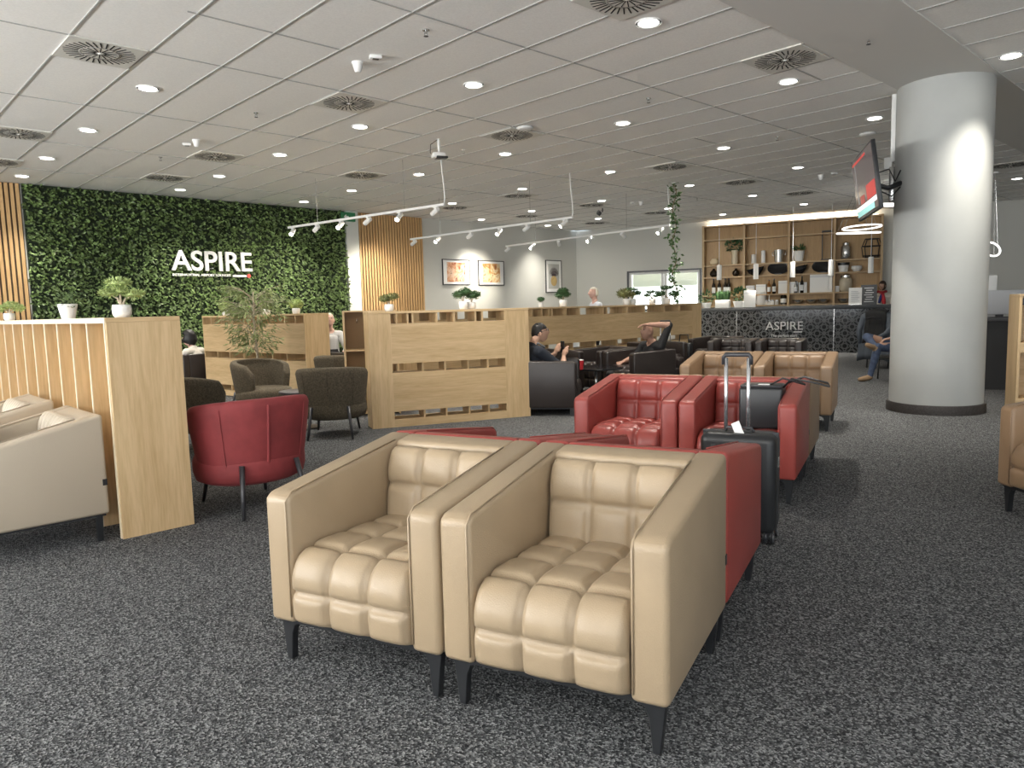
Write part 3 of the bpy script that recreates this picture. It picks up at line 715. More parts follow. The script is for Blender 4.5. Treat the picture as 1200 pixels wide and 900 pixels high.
# square swirl vents
VT = None
def vent(px, label):
    global VT
    v = at(px[0], px[1], ZC)
    if VT is None:
        VT = thing('ceiling_vent', label, 'vent', v, R(GD), 'square ceiling vents')
        MB().box(-.293, .293, -.293, .293, -.012, .0, .003).build('plate', mat('vent_plate', (.66, .65, .60), .5), VT, M=Matrix.Scale(1.133, 4))
        f = MB(); lo = []
        for k in range(32):
            a = 2*math.pi*k/32
            f.box(.16, .27 if k % 4 else .275, -.0055, .0055, -.0145, -.0115, M=Matrix.Rotation(a, 4, 'Z') @ xf((0, .03, 0), rz=R(-9)))
        for k in range(16):
            f.box(.035, .135, -.004, .004, -.0145, -.0115, M=Matrix.Rotation(2*math.pi*(k+.5)/16, 4, 'Z'))
        f.build('slots', mat('vent_slot', (.008, .008, .008), .9), VT, M=Matrix.Scale(1.133, 4))
        MB().lathe([(.002, -.02), (.016, -.018), (.018, -.012)], 12).build('screw', white_paint, VT, True, M=Matrix.Scale(1.133, 4))
        MB().lathe([(.140, -.0135), (.152, -.0155), (.152, -.011)], 40, cap=False).build('ring', mat('vent_plate2', (.30, .29, .27), .5), VT, True, M=Matrix.Scale(1.133, 4))
    else: dup(VT, v, R(GD), label)
V_GROUPS = [
 ([(117, 61)], 'large square swirl vent at the upper left of the ceiling'),
 ([(22, 156), (-6, 189)], 'square swirl vent at the far left edge of the ceiling'),
 ([(252, 183), (193, 208)], 'square swirl vent above the leaf wall'),
 ([(409, 120)], 'square swirl vent beside the round detector head'),
 ([(424, 205), (533, 243)], 'square swirl vent above the first track light'),
 ([(600, 158), (607, 229), (617, 253)], 'square swirl vent above the framed prints'),
 ([(735, -3)], 'square swirl vent cut by the top edge of the picture'),
 ([(785, 195), (693, 240), (697, 261), (768, 249)], 'square swirl vent above the long divider'),
 ([(920, 69)], 'large square swirl vent beside the plain ceiling strip'),
 ([(868, 213), (937, 226)], 'square swirl vent above the bar shelves'),
 ([(1184, 193)], 'square swirl vent right of the white column')]
for q, lb in ranked(V_GROUPS): vent(q, lb)
SPK = None
def sprinkler(px, label):
    global SPK
    v = at(px[0], px[1], ZC)
    if SPK is None:
        SPK = thing('sprinkler', label, 'sprinkler', v, 0, 'ceiling sprinklers')
        MB().lathe([(.03, -.006), (.03, 0)], 16).build('cover_ring', steel, SPK)
        MB().tube([(0, 0, 0), (0, 0, -.03)], .009, 8).tube([(.012, 0, -.02), (.012, 0, -.055)], .003, 6).tube([(-.012, 0, -.02), (-.012, 0, -.055)], .003, 6).build('body', steel, SPK)
        MB().lathe([(.022, -.058), (.022, -.055)], 12).build('deflector', graphite, SPK)
    else: dup(SPK, v, 0, label)
for q, lb in ranked([([(499, 35)], 'ceiling sprinkler at the upper middle, beyond the detector box'), ([(300, 132), (188, 184)], 'ceiling sprinkler above the leaf wall'), ([(760, 115)], 'ceiling sprinkler above the long divider, nearest'), ([(1018, 45)], 'ceiling sprinkler on the plain ceiling strip'), ([(911, 160)], 'ceiling sprinkler left of the hanging screen'), ([(543, 175)], 'ceiling sprinkler right of the hung camera'), ([(817, 232), (712, 202)], 'tiny ceiling sprinkler near the hanging vine')]): sprinkler(q, lb)
DT = None
def detector(px, label, sc=1):
    global DT
    v = at(px[0], px[1], ZC)
    if DT is None:
        DT = thing('smoke_detector', label, 'detector', v, 0, 'cone detectors')
        MB().lathe([(.055, -.025), (.06, 0)], 24).build('base', white_paint, DT, auto=40)
        MB().lathe([(.022, -.10), (.034, -.09), (.05, -.03), (.05, -.02)], 24).build('head', white_ceramic, DT, auto=40)
    else: dup(DT, v, 0, label)
for q, lb in ranked([([(419, 73)], 'white cone smoke detector at the upper middle of the ceiling'), ([(230, 164)], 'white cone smoke detector above the leaf wall'), ([(751, 236)], 'tiny white cone detector by the hanging vine'), ([(962, 205)], 'tiny white cone detector left of the hanging screen')]): detector(q, lb)
BX = None
for q, lb in (((440, 65), 'small white sensor box beside the upper middle detector'), ((219, 168), 'small white sensor box beside the detector above the leaf wall'), ((741, 237), 'tiny white sensor box by the hanging vine'), ((978, 202), 'tiny white sensor box near the hanging screen')):
    v = at(q[0], q[1], ZC)
    if BX is None:
        BX = thing('sensor_box', lb, 'sensor', v, R(20), 'ceiling sensor boxes')
        MB().box(-.06, .06, -.035, .035, -.035, 0, .008).build('case', white_paint, BX, auto=40); MB().box(-.03, .03, -.02, .02, -.038, -.034).build('grille', graphite, BX)
    else: dup(BX, v, R(20), lb)
for q, lb in (((615, 149), 'white dome access point beside the middle vent'), ((1017, 156), 'white dome access point left of the white column')):
    t = thing('access_point', lb, 'access point', at(q[0], q[1], ZC))
    MB().lathe([(.02, -.04), (.09, -.035), (.12, -.015), (.12, 0)], 28).build('dome', white_paint, t, auto=60); MB().lathe([(.122, -.008), (.122, -.002)], 28).build('band', steel, t)
# projector-like camera on a short pole
v = at(514, 163, ZC); t = thing('ceiling_camera', 'small camera hung on a short white pole from the ceiling', 'camera', v, R(20))
MB().tube([(0, 0, 0), (0, 0, -.20)], .022, 10).build('pole', white_paint, t, True)
MB().box(-.11, .09, -.07, .07, -.28, -.20, .02).build('case', white_paint, t, auto=40); MB().box(-.06, .12, -.075, .075, -.285, -.25, .012).build('lens_block', black_plastic, t, auto=40)
MB().tube([(-.02, 0, -.01), (-.12, .02, -.08), (-.13, .02, -.20), (-.10, 0, -.24)], .006, 6).build('cable', black_plastic, t, True)
v = at(706, 244, ZC); t = thing('ceiling_camera', 'small dark camera bracket hanging near the long divider', 'camera', v, R(10))
MB().tube([(0, 0, 0), (0, 0, -.10)], .015, 8).build('pole', graphite, t, True); MB().box(-.05, .05, -.10, .08, -.20, -.10, .01, M=xf(rx=R(20), ry=R(35))).build('case', black_plastic, t, auto=40)
# ------------------------------------------------------------------ suspended track lights
def track(label, pl, pr, heads, gid, cable=None):
    Z = 3.07; a, b = at(*pl, Z), at(*pr, Z); d = b-a; L = d.length; an = math.atan2(d.y, d.x)
    t = thing('track_light', label, 'track light', a, an)
    MB().box(0, L, -.018, .018, 0, .04).build('rail', white_paint, t)
    for q in (.22, .78): MB().tube([(L*q, 0, .04), (L*q, 0, ZC-Z)], .004, 6).build('wire', steel, t)
    if cable: MB().tube([(L-.01, 0, .03), (L+.01, .0, .12), (L-.02, .02, .32), (L-.05, .02, .55), (L-.05, 0, ZC-Z)], .011, 8).build('cable', white_paint, t, True)
    for k, (px, py, lit, yw) in enumerate(heads):
        p = online(px, py, a, (d.x, d.y)); s = (p-a).dot(d.normalized()); s = max(.05, min(L-.05, s))
        h = MB().tube([(0, 0, 0), (0, 0, -.05)], .014, 8).box(-.03, .03, -.015, .015, -.02, 0).build('spot_mount', white_paint, t); h.location = (s, 0, 0)
        A = xf((0, 0, -.07), R(yw), rx=R(68 if 0 < yw < 100 else 52))
        c = MB().lathe([(.035, -.10), (.042, -.095), (.042, .08), (.035, .09)], 18, M=A).build('spot_head', white_paint, h, auto=40)
        MB().lathe([(.001, -.101), (.036, -.101)], 18, M=A, cap=False).build('lens', spot_on if lit else dark_glass, h)
        if lit:
            l = bpy.data.lights.new('spot_beam', 'SPOT'); l.energy = P_TRACK*(1 if 0 < yw < 100 else .45); l.spot_size = R(62); l.spot_blend = .7; l.shadow_soft_size = .04; l.color = (1, .91, .76)
            lo = bpy.data.objects.new('spot_beam', l); COL.objects.link(lo); lo.parent = h; lo.matrix_local = A @ Matrix.Translation((0, 0, -.11))
track('white suspended track light nearest, ending below the hung camera', (338, 268), (521, 241), [(343, 272, 1, -150), (371, 270, 1, 80), (399, 266, 1, 190), (431, 261, 1, 84), (468, 258, 1, 195), (510, 246, 1, 76)], 0, True)
track('white suspended track light in the middle of the three', (481, 281.5), (671, 256), [(485, 286, 1, 88), (513, 283, 1, 180), (551, 277, 1, 84), (585, 272, 1, 185), (617, 263, 1, 78), (661, 261, 1, 150)], 0, True)
track('white suspended track light furthest, ending at the hanging vine', (593, 289.5), (785, 265), [(595, 292, 1, 84), (624, 289, 1, 180), (655, 285, 1, 40), (691, 282, 1, 175), (730, 275, 1, 15), (774, 272, 1, 170)], 0, True)
# ================================================================== bar
TB_ = 0
cb = at(1010, 413); cb.z = 0
cl = online(815, 375, cb, ds); cl.z = 0; cr = online(1046, 410, cb, ds); cr.z = 0; LB = (cr-cl).length
bar = thing('bar_counter', 'long dark bar counter with patterned tile front and pale lettering', 'bar counter', cl, R(AS))
BH = 1.25
MB().box(0, LB, 0, .60, 0, BH-.10).build('front', bar_pattern(), bar)
MB().box(-.03, LB+.04, -.06, .70, BH-.10, BH+.0, .006).build('counter_top', stone, bar, auto=40)
for px in (863, 977):
    x = (online(px, 390, cb, ds)-cl).dot(ds); MB().box(x-.008, x+.008, -.006, 0, 0, BH-.10).build('seam', steel, bar)
MB().box(LB-.03, LB+.0, -.012, .02, 0, BH-.1).build('corner_trim', steel, bar)
x0, x1 = (online(897, 388, cb, ds)-cl).dot(ds), (online(941, 388, cb, ds)-cl).dot(ds); zb = online(918, 386.5, cb, ds).z
text_mesh('lettering', 'ASPIRE', x1-x0, letter_silver, bar, Matrix.Translation(((x0+x1)/2, -.006, zb)) @ UPRIGHT, .004)
text_mesh('lettering_underline', 'The perfect start', (x1-x0)*.70, letter_silver, bar, Matrix.Translation(((x0+x1)/2, -.006, zb-.19)) @ UPRIGHT, .003, 1, .012)
MB().box(x1-.24, x1-.02, -.008, 0, zb-.075, zb-.045).build('underline', letter_silver, bar)
# back shelving
so = PE - Vector((-ds.y, ds.x, 0))*.36
sx = [(online(px, 300, so, ds)-so).dot(ds) for px in (823.9, 871.8, 924.2, 977.8, 1033.3)]
sz = [3.736, 3.316, 2.534, 2.171, 1.604, 1.275]
shv = thing('bar_shelving', 'tall oak shelving with four bays on the wall behind the bar', 'shelving', so, R(AS))
shO = mat('shelf_edge', (.50, .35, .19), .5)
for x in sx: MB().box(x-.03, x+.03, 0, .34, .0, sz[0]+.03).build('upright', shO, shv)
for i in range(4):
    for z in sz: MB().box(sx[i]+.03, sx[i+1]-.03, .005, .34, z-.02, z+.02).build('shelf', shO, shv)
MB().box(sx[0], sx[-1], .325, .34, 0, sz[0]+.03).build('back_panel', shelf_wood, shv)
MB().box(sx[0], sx[-1], .30, .322, 0, sz[5]-.02).build('lower_panel', black_plastic, shv)
MB().box(sx[0]+.1, sx[-1]-.1, .10, .14, sz[0]+.032, sz[0]+.045).build('led_strip', mat('led_strip_lit', (1, 1, 1), .5, emit=2, ecol=(1, .92, .78)), shv)
ul = area('led_strip_light', so + ds*(sx[0]+sx[-1])/2 + Vector((-ds.y, ds.x, 0))*.12 + Vector((0, 0, sz[0]+.06)), so + ds*(sx[0]+sx[-1])/2 - Vector((-ds.y, ds.x, 0))*2.2 + Vector((0, 0, 6)), sx[-1]-sx[0]-.3, .05, 16, (1, .90, .72)); ul.rotation_euler = (R(180-58), 0, R(AS))
def sh_at(px, k, dy=.15):
    v = online(px, 330, so - Vector((ds.y, -ds.x, 0))*0, ds); x = (v-so).dot(ds)
    q = so + ds*x + Vector((-ds.y, ds.x, 0))*dy; return Vector((q.x, q.y, sz[k]+.02))
def put(name, label, cat, v, parts, rz=AS, group=None):
    t = thing(name, label, cat, v, R(rz), group)
    for n, mb, ma in parts: mb.build(n, ma, t, auto=45, M=Matrix.Scale(1.12, 4))
    return t
def bottle(v, label, ma, h=.30, r=.038, group='bottles behind the bar'):
    return put('bottle', label, 'bottle', v, [('body', MB().lathe([(r*.9, 0), (r, .01), (r, h*.58), (r*.85, h*.66), (r*.38, h*.78), (r*.34, h*.93)], 14), ma), ('cap', MB().lathe([(r*.42, h*.92), (r*.42, h)], 12), graphite), ('wine_label', MB().lathe([(r*1.02, h*.15), (r*1.02, h*.48)], 14, cap=False), paper)], group=group)
def bowl(v, label, r=.14, ma=steel):
    return put('bowl', label, 'bowl', v, [('body', MB().lathe([(r*.4, 0), (r*.75, r*.25), (r, r*.75), (r*.96, r*.75), (r*.7, r*.3), (.01, r*.06)], 24), ma), ('rim', MB().tube([(r*math.cos(a*.3927), r*math.sin(a*.3927), r*.75) for a in range(16)], .006, 6, True), ma)], group='bowls on the bar shelving')
def vase(v, label, prof, ma, cat='vase', extra=()):
    return put('vase', label, cat, v, [('body', MB().lathe(prof, 20), ma), ('rim', MB().tube([(prof[-1][0]*math.cos(a*.3927), prof[-1][0]*math.sin(a*.3927), prof[-1][1]) for a in range(16)], .005, 6, True), ma)]+list(extra))
def box_(v, label, w, h, d, ma=paper, cat='box', name='carton', group=None):
    return put(name, label, cat, v, [('body', MB().box(-w/2, w/2, -d/2, d/2, 0, h, .004), ma), ('lid_edge', MB().box(-w/2-.002, w/2+.002, -d/2-.002, d/2+.002, h*.80, h*.84), cl_pale)], group=group)
def jar(v, label, h=.28, r=.09, ma=glass):
    return put('jar', label, 'jar', v, [('body', MB().lathe([(r*.8, 0), (r, .03), (r, h*.7), (r*.7, h*.82)], 18), ma), ('lid', MB().lathe([(r*.75, h*.80), (r*.75, h*.92), (r*.2, h)], 16), steel)])
# second shelf from the top (3.06 is above it): vases, candles, bucket, jars
v = sh_at(836, 2); vase(v, 'round cream lantern bowl, first object on the upper bar shelf', [(.05, 0), (.11, .04), (.12, .11), (.07, .18)], mat('cream_glow', (.75, .62, .42), .5))
v = sh_at(860, 2); vase(v, 'tall cream vase with dark greenery on the upper bar shelf', [(.06, 0), (.085, .05), (.075, .30), (.09, .38)], mat('cream_vase', (.66, .58, .44), .5), extra=[('greenery', MB().cluster((0, 0, .52), (.24, .10, .15), 130, .10, .05), leaf_c)])
for k, px in enumerate((882, 893.5)):
    put('candle', 'white pillar candle on the upper bar shelf, ' + ('shorter one' if k == 0 else 'taller one'), 'candle', sh_at(px, 2), [('body', MB().lathe([(.055, 0), (.055, (.24, .33)[k]), (.03, (.25, .34)[k])], 16), white_ceramic), ('wick', MB().tube([(0, 0, .24+.09*k), (0, 0, .27+.09*k)], .004, 5), black_plastic)], group='candles')
put('ice_bucket', 'steel ice bucket on the upper bar shelf', 'bucket', sh_at(912, 2), [('body', MB().lathe([(.11, 0), (.14, .33), (.13, .33), (.10, .02)], 22), steel), ('handle', MB().tube([(.14, 0, .28), (.17, 0, .25), (.17, 0, .20), (.13, 0, .18)], .010, 6), steel), ('handle', MB().tube([(-.14, 0, .28), (-.17, 0, .25), (-.17, 0, .20), (-.13, 0, .18)], .010, 6), steel)])
vase(sh_at(935, 2), 'white pot with a small spiky plant on the upper bar shelf', [(.11, 0), (.15, .25), (.14, .27)], white_ceramic, 'potted plant', [('greenery', MB().cluster((0, 0, .31), (.12, .06, .08), 40, .14, .035, .8), leaf_c)])
put('lantern', 'tall slim black lantern frame on the upper bar shelf', 'lantern', sh_at(968, 2), [('frame', MB().box(-.12, -.10, -.08, -.06, 0, .75).box(.10, .12, -.08, -.06, 0, .75).box(-.12, -.10, .06, .08, 0, .75).box(.10, .12, .06, .08, 0, .75).box(-.12, .12, -.08, .08, .73, .76), black_metal), ('base', MB().box(-.13, .13, -.09, .09, 0, .03), black_metal)])
jar(sh_at(990.5, 2), 'glass storage jar on the upper bar shelf, right bay', .45, .12, steel)
put('cage_lantern', 'dark round cage lantern on the upper bar shelf, right bay', 'lantern', sh_at(1021, 2), [('cage', MB().tube([(.20*math.cos(a*.3927), .12*math.sin(a*.3927), .06) for a in range(16)], .012, 6, True).tube([(.23*math.cos(a*.3927), .13*math.sin(a*.3927), .30) for a in range(16)], .012, 6, True).tube([(.16*math.cos(a*.3927), .10*math.sin(a*.3927), .48) for a in range(16)], .012, 6, True), black_metal), ('bars', (lambda m: [m.tube([(.20*math.cos(a*.785), .12*math.sin(a*.785), .02), (.235*math.cos(a*.785), .13*math.sin(a*.785), .28), (.16*math.cos(a*.785), .10*math.sin(a*.785), .48)], .010, 5) for a in range(8)] and m)(MB()), black_metal), ('base', MB().lathe([(.18, 0), (.18, .03)], 16), black_metal)])
# third shelf
for px, lb, sc in ((835.5, 'small dark round ornament, first on the middle bar shelf', .11), (861.5, 'small dark round ornament, second on the middle bar shelf', .10)):
    vase(sh_at(px, 3), lb, [(sc*.5, 0), (sc, sc*.6), (sc*.9, sc*1.3), (sc*.35, sc*1.8), (sc*.3, sc*2.1)], dark_glass, 'ornament')
for px, lb in ((911, 'black oval platter stood upright on the middle bar shelf, left one'), (964, 'black oval platter stood upright on the middle bar shelf, right one')):
    put('platter', lb, 'platter', sh_at(px, 3), [('plate', MB().lathe([(.02, -.01), (.22, -.005), (.25, .02), (.22, .012), (.02, .008)], 28, M=xf((0, .05, .17), rx=R(80), sc=(1.1, .70, 1))), black_gloss), ('stand', MB().box(-.08, .08, -.02, .10, 0, .03), black_metal)], group='platters')
for px, lb in ((886, 'dark leaf-shaped dish on the middle bar shelf, left one'), (937, 'dark leaf-shaped dish on the middle bar shelf, right one')):
    put('dish', lb, 'dish', sh_at(px, 3), [('body', MB().lathe([(.06, 0), (.17, .10), (.21, .20), (.19, .19), (.05, .03)], 20, M=xf(sc=(1.1, .5, 1), ry=R(-12))), black_gloss), ('foot', MB().lathe([(.07, 0), (.05, .03)], 12), black_gloss)], group='dishes')
vase(sh_at(988, 3), 'white square planter with dark rim on the middle bar shelf', [(.10, 0), (.13, .18), (.12, .20)], white_ceramic, 'planter', [('rim_band', MB().lathe([(.137, .17), (.142, .24)], 18), black_plastic)])
vase(sh_at(1003.5, 3), 'small white bowl on the middle bar shelf', [(.07, 0), (.13, .08), (.12, .14)], white_ceramic, 'bowl')
# fourth shelf: bottles, cartons
for k, px in enumerate((835.4, 842, 849, 853.2)): bottle(sh_at(px, 4), 'dark wine bottle in the left bay behind the bar, %s from the left' % ORD[k], dark_glass, .46, .05)
for px, w, h, lb in ((878.5, .22, .24, 'white carton in the second bay, by the paper stand'), (891.5, .26, .26, 'white carton in the second bay, middle'), (917, .22, .34, 'white carton in the second bay, right end'), (929.5, .21, .30, 'white carton in the third bay, left'), (940.5, .20, .28, 'white carton in the third bay, middle'), (960, .46, .50, 'large white carton in the third bay'), (973.3, .08, .48, 'narrow white carton at the right end of the third bay')):
    box_(sh_at(px, 4, .17), lb, w, h, .16, paper, group='white cartons')
for px, ma, lb, h in ((901, green_glass, 'amber liqueur bottle in the second bay behind the bar', .38), (907, dark_glass, 'dark liqueur bottle in the second bay behind the bar', .40), (932.5, steel, 'silver shaker bottle in the third bay behind the bar', .32), (939.7, dark_glass, 'dark bottle in front of the third bay cartons', .44)):
    bottle(sh_at(px, 4, .05), lb, ma, h, .045)
put('jar', 'large glass jar of pale food in the right bay', 'jar', sh_at(991, 4), [('body', MB().lathe([(.11, 0), (.16, .05), (.16, .30), (.12, .36)], 20), mat('food_jar', (.55, .48, .36), .25)), ('lid', MB().lathe([(.13, .36), (.13, .42), (.03, .45)], 16), steel)])
vase(sh_at(981, 4), 'small cream cup in the right bay', [(.05, 0), (.08, .14), (.07, .15)], white_ceramic, 'cup')
# lowest shelf
for k, px in enumerate((935, 950.5, 965, 989)): bowl(sh_at(px, 5), 'steel bowl on the lowest bar shelf, %s from the left' % ORD[k], (.145, .145, .155, .15)[k])
put('jug', 'white water jug on the lowest bar shelf', 'jug', sh_at(891.5, 5), [('body', MB().lathe([(.11, 0), (.14, .06), (.13, .30), (.14, .36)], 18), white_ceramic), ('handle', MB().tube([(.13, 0, .30), (.21, 0, .27), (.20, 0, .12), (.13, 0, .10)], .014, 6), white_ceramic)])
put('wine_bottle', 'dark bottle with white label at the right of the second bay', 'bottle', sh_at(918, 5), [('body', MB().lathe([(.08, 0), (.08, .22), (.05, .28), (.03, .32), (.03, .40)], 14), dark_glass), ('label_band', MB().lathe([(.082, .05), (.082, .16)], 14, cap=False), paper)])
for k, px in enumerate((897.5, 901.5, 905, 910)): put('tea_tin', 'small pale tin in the row on the lowest bar shelf, %s from the left' % ORD[k], 'tin', sh_at(px, 5), [('body', MB().lathe([(.045, 0), (.045, .10)], 12), paper), ('lid', MB().lathe([(.047, .10), (.047, .13)], 12), steel)], group='small tins')
# on the counter
def ct(px, dy=.25):
    v = online(px, 358, cb, ds); q = cl + ds*(v-cl).dot(ds) + Vector((-ds.y, ds.x, 0))*dy; return Vector((q.x, q.y, BH))
def leafy(name, label, v, pot, h, leafmb, lm, rz=AS):
    return put(name, label, 'potted plant', v, [('pot', pot, white_ceramic), ('foliage', leafmb, lm)], rz)
leafy('potted_fern', 'small fern in a white pot at the left end of the bar counter', ct(826.5), MB().lathe([(.09, 0), (.12, .13), (.11, .14)], 18), .14, MB().cluster((0, 0, .28), (.18, .13, .12), 110, .12, .03), leaf_c)
leafy('grass_planter', 'white rectangular planter of upright grass on the bar counter', ct(845.5), MB().box(-.18, .18, -.10, .10, 0, .20, .01), .24, (lambda m: [m.leaf(Vector((random.uniform(-.16, .16), random.uniform(-.08, .08), .18)), Vector((random.uniform(-.2, .2), random.uniform(-.2, .2), 1)), Vector((random.uniform(-1, 1), -1, 0)), random.uniform(.20, .28), .02) for _ in range(220)] and m)(MB()), leaf_c)
leafy('potted_herb', 'bushy herb in a white pot beside the grass planter', ct(865), MB().lathe([(.12, 0), (.16, .15), (.15, .16)], 18), .16, MB().cluster((0, 0, .32), (.15, .13, .15), 140, .10, .05), leaf_c)
box_(ct(878, .10), 'upright white notice stand on the bar counter by the herb pot', .28, .42, .03, paper, 'notice', 'notice_stand')
mb_ = put('menu_stand', 'white printed menu stand at the right of the bar counter', 'menu', ct(1002, .08), [('sheet', MB().box(-.14, .14, -.01, .01, 0, .40), paper), ('print_lines', (lambda m: [m.box(-.09, .09-.03*(k % 2), -.014, -.009, .08+.045*k, .092+.045*k) for k in range(6)] and m)(MB()), cl_grey), ('foot', MB().box(-.12, .12, -.05, .05, 0, .012), steel)])
put('menu_board', 'black menu board with pale lines on the bar counter', 'menu', ct(1018, .12), [('board', MB().box(-.17, .17, -.012, .012, 0, .46), black_plastic), ('print_lines', (lambda m: [m.box(-.10+.02*(k % 3), .10-.03*(k % 2), -.016, -.011, .06+.052*k, .080+.052*k) for k in range(7)] and m)(MB()), cl_grey), ('foot', MB().box(-.14, .14, -.06, .06, 0, .012), black_metal)])
# pendant lamps over the counter
PN = None
for k, (px, y0, y1) in enumerate(((842, 309, 328), (885, 308, 327), (928, 306, 325), (973, 304, 323), (1019.5, 295, 320))):
    v = ct(px, .10); z0 = online(px, y1, cb, ds).z
    lb = 'white cylinder pendant over the bar counter, %s from the left' % ORD[k]
    if PN is None:
        PN = thing('pendant_lamp', lb, 'pendant lamp', (v.x, v.y, z0), 0, 'pendants over the bar')
        MB().lathe([(.055, .42), (.068, .40), (.068, 0), (.060, 0)], 20).build('shade', white_paint, PN, auto=45)
        MB().tube([(0, 0, .40), (0, 0, ZC-z0)], .007, 6).build('cord', white_paint, PN); MB().lathe([(.001, .012), (.058, .012)], 20, cap=False).build('bulb', lamp_on, PN)
        l = bpy.data.lights.new('pendant_beam', 'SPOT'); l.energy = 60; l.spot_size = R(120); l.spot_blend = 1; l.shadow_soft_size = .05; l.color = (1, .92, .80)
        lo = bpy.data.objects.new('pendant_beam', l); COL.objects.link(lo); lo.parent = PN; lo.location = (0, 0, -.02)
    else: dup(PN, (v.x, v.y, z0), 0, lb)
# LED ring pendants
def ring_lamp(label, px, py, Y, r, tilt, rz):
    v = dist(px, py, Y); t = thing('ring_lamp', label, 'pendant lamp', v, R(rz)); A = Matrix.Rotation(R(tilt), 4, 'X')
    q = [A @ Vector((r*math.cos(2*math.pi*k/40), r*math.sin(2*math.pi*k/40), 0)) for k in range(40)]
    MB().tube(q, .019, 8, True).build('led_ring', ring_on, t, True)
    for k in (3, 17, 30): MB().tube([q[k], (q[k].x*.1, q[k].y*.1, ZC-v.z)], .004, 5).build('wire', steel, t)
    MB().lathe([(.08, ZC-v.z-.03), (.08, ZC-v.z)], 16).build('ceiling_rose', white_paint, t)
ring_lamp('lit ring lamp hanging below the screen, lower loop', 1006, 273, 17.0, .45, 4, 0)
ring_lamp('lit ring lamp hanging below the screen, upper loop', 1010, 266.5, 17.7, .42, -3, 20)
ring_lamp('lit ring lamp hanging between the screen and the white column', 1040, 240, 16.1, .48, 10, 0)
ring_lamp('small ring lamp just right of the white column', 1162, 292, 15.5, .17, 60, 0)

# ================================================================== screen on the column
a = dist(1027, 213, 8.35); b = dist(1003.5, 217, 9.75); d = (b-a); d.z = 0; LT = d.length; an = math.atan2(-d.y, -d.x)
mid = (a+b)/2
tv = thing('wall_screen', 'flat screen tilted on a bracket at the side of the white column', 'television', mid, an)
TM = Matrix.Rotation(R(8), 4, 'X'); hw, hh = LT/2, .38
MB().box(-hw, hw, -.015, .03, -hh, hh, .006, M=TM).build('bezel', black_plastic, tv, auto=40)
MB().box(-hw+.02, hw-.02, -.018, -.014, -hh+.03, hh-.02, M=TM).build('display', mat('screen_dark', (.05, .04, .042), .12, emit=.25, ecol=(.25, .20, .19)), tv)
for x0, x1, z0, z1, cm in ((-.9, .4, .78, .86, mat('screen_red', (.5, .04, .03), .3, emit=.5)), (.15, .95, -.55, -.10, mat('screen_red2', (.40, .03, .03), .3, emit=.5)), (-.5, -.1, -.55, -.30, mat('screen_red3', (.35, .04, .03), .3, emit=.4)), (-.95, .95, -.72, -.58, mat('screen_white', (.8, .8, .8), .3, emit=.8)), (-.95, .7, -.90, -.73, mat('screen_teal', (.30, .60, .58), .3, emit=.7)), (-.72, -.66, -.5, .9, cl_grey)):
    MB().box(x0*hw*.97, x1*hw*.97, -.021, -.017, z0*hh, z1*hh, M=TM).build('picture_block', cm, tv)
cx = cc.copy(); rel = tv.matrix_basis.inverted() @ Vector((cx.x, cx.y, mid.z))
MB().box(-.18, .18, .03, .07, -.18, .18, .004).build('mount_plate', black_metal, tv, auto=40)
toc = Vector((rel.x, rel.y, 0)).normalized(); Lc = Vector((rel.x, rel.y, 0)).length-CR
MB().tube([(0, .05, 0), tuple(toc*Lc*.55+Vector((0, .04, -.06))), tuple(toc*(Lc+.01))], .03, 8).build('arm', black_metal, tv, True)
MB().tube([(0, .07, .10), tuple(toc*Lc*.4+Vector((0, .1, .16))), tuple(toc*Lc*.8+Vector((0, .02, .02))), tuple(toc*Lc+Vector((0, 0, .15)))], .009, 6).tube([(0, .07, -.05), tuple(toc*Lc*.5+Vector((0, .1, -.16))), tuple(toc*Lc+Vector((0, 0, -.05)))], .009, 6).build('cables', black_plastic, tv, True)
# bracket plate and conduit on the column's flank
fl = Vector((-math.cos(math.atan2(cc.y, cc.x)-R(90)), -math.sin(math.atan2(cc.y, cc.x)-R(90)), 0)); fa = math.atan2(fl.y, fl.x)
cdt = thing('cable_duct', 'white cable duct running up the white column behind the screen', 'cable duct', (cc.x+fl.x*(CR-.005), cc.y+fl.y*(CR-.005), 0), fa)
MB().box(0, .05, -.035, .035, 3.08, ZC-.03, .006).build('duct', white_paint, cdt, auto=40); MB().box(0, .06, -.05, .05, 2.60, 3.02, .006).build('back_plate', steel, cdt, auto=40)
MB().box(.03, .12, -.03, .03, 3.00, 3.14, .006).build('junction_box', white_paint, cdt, auto=40)

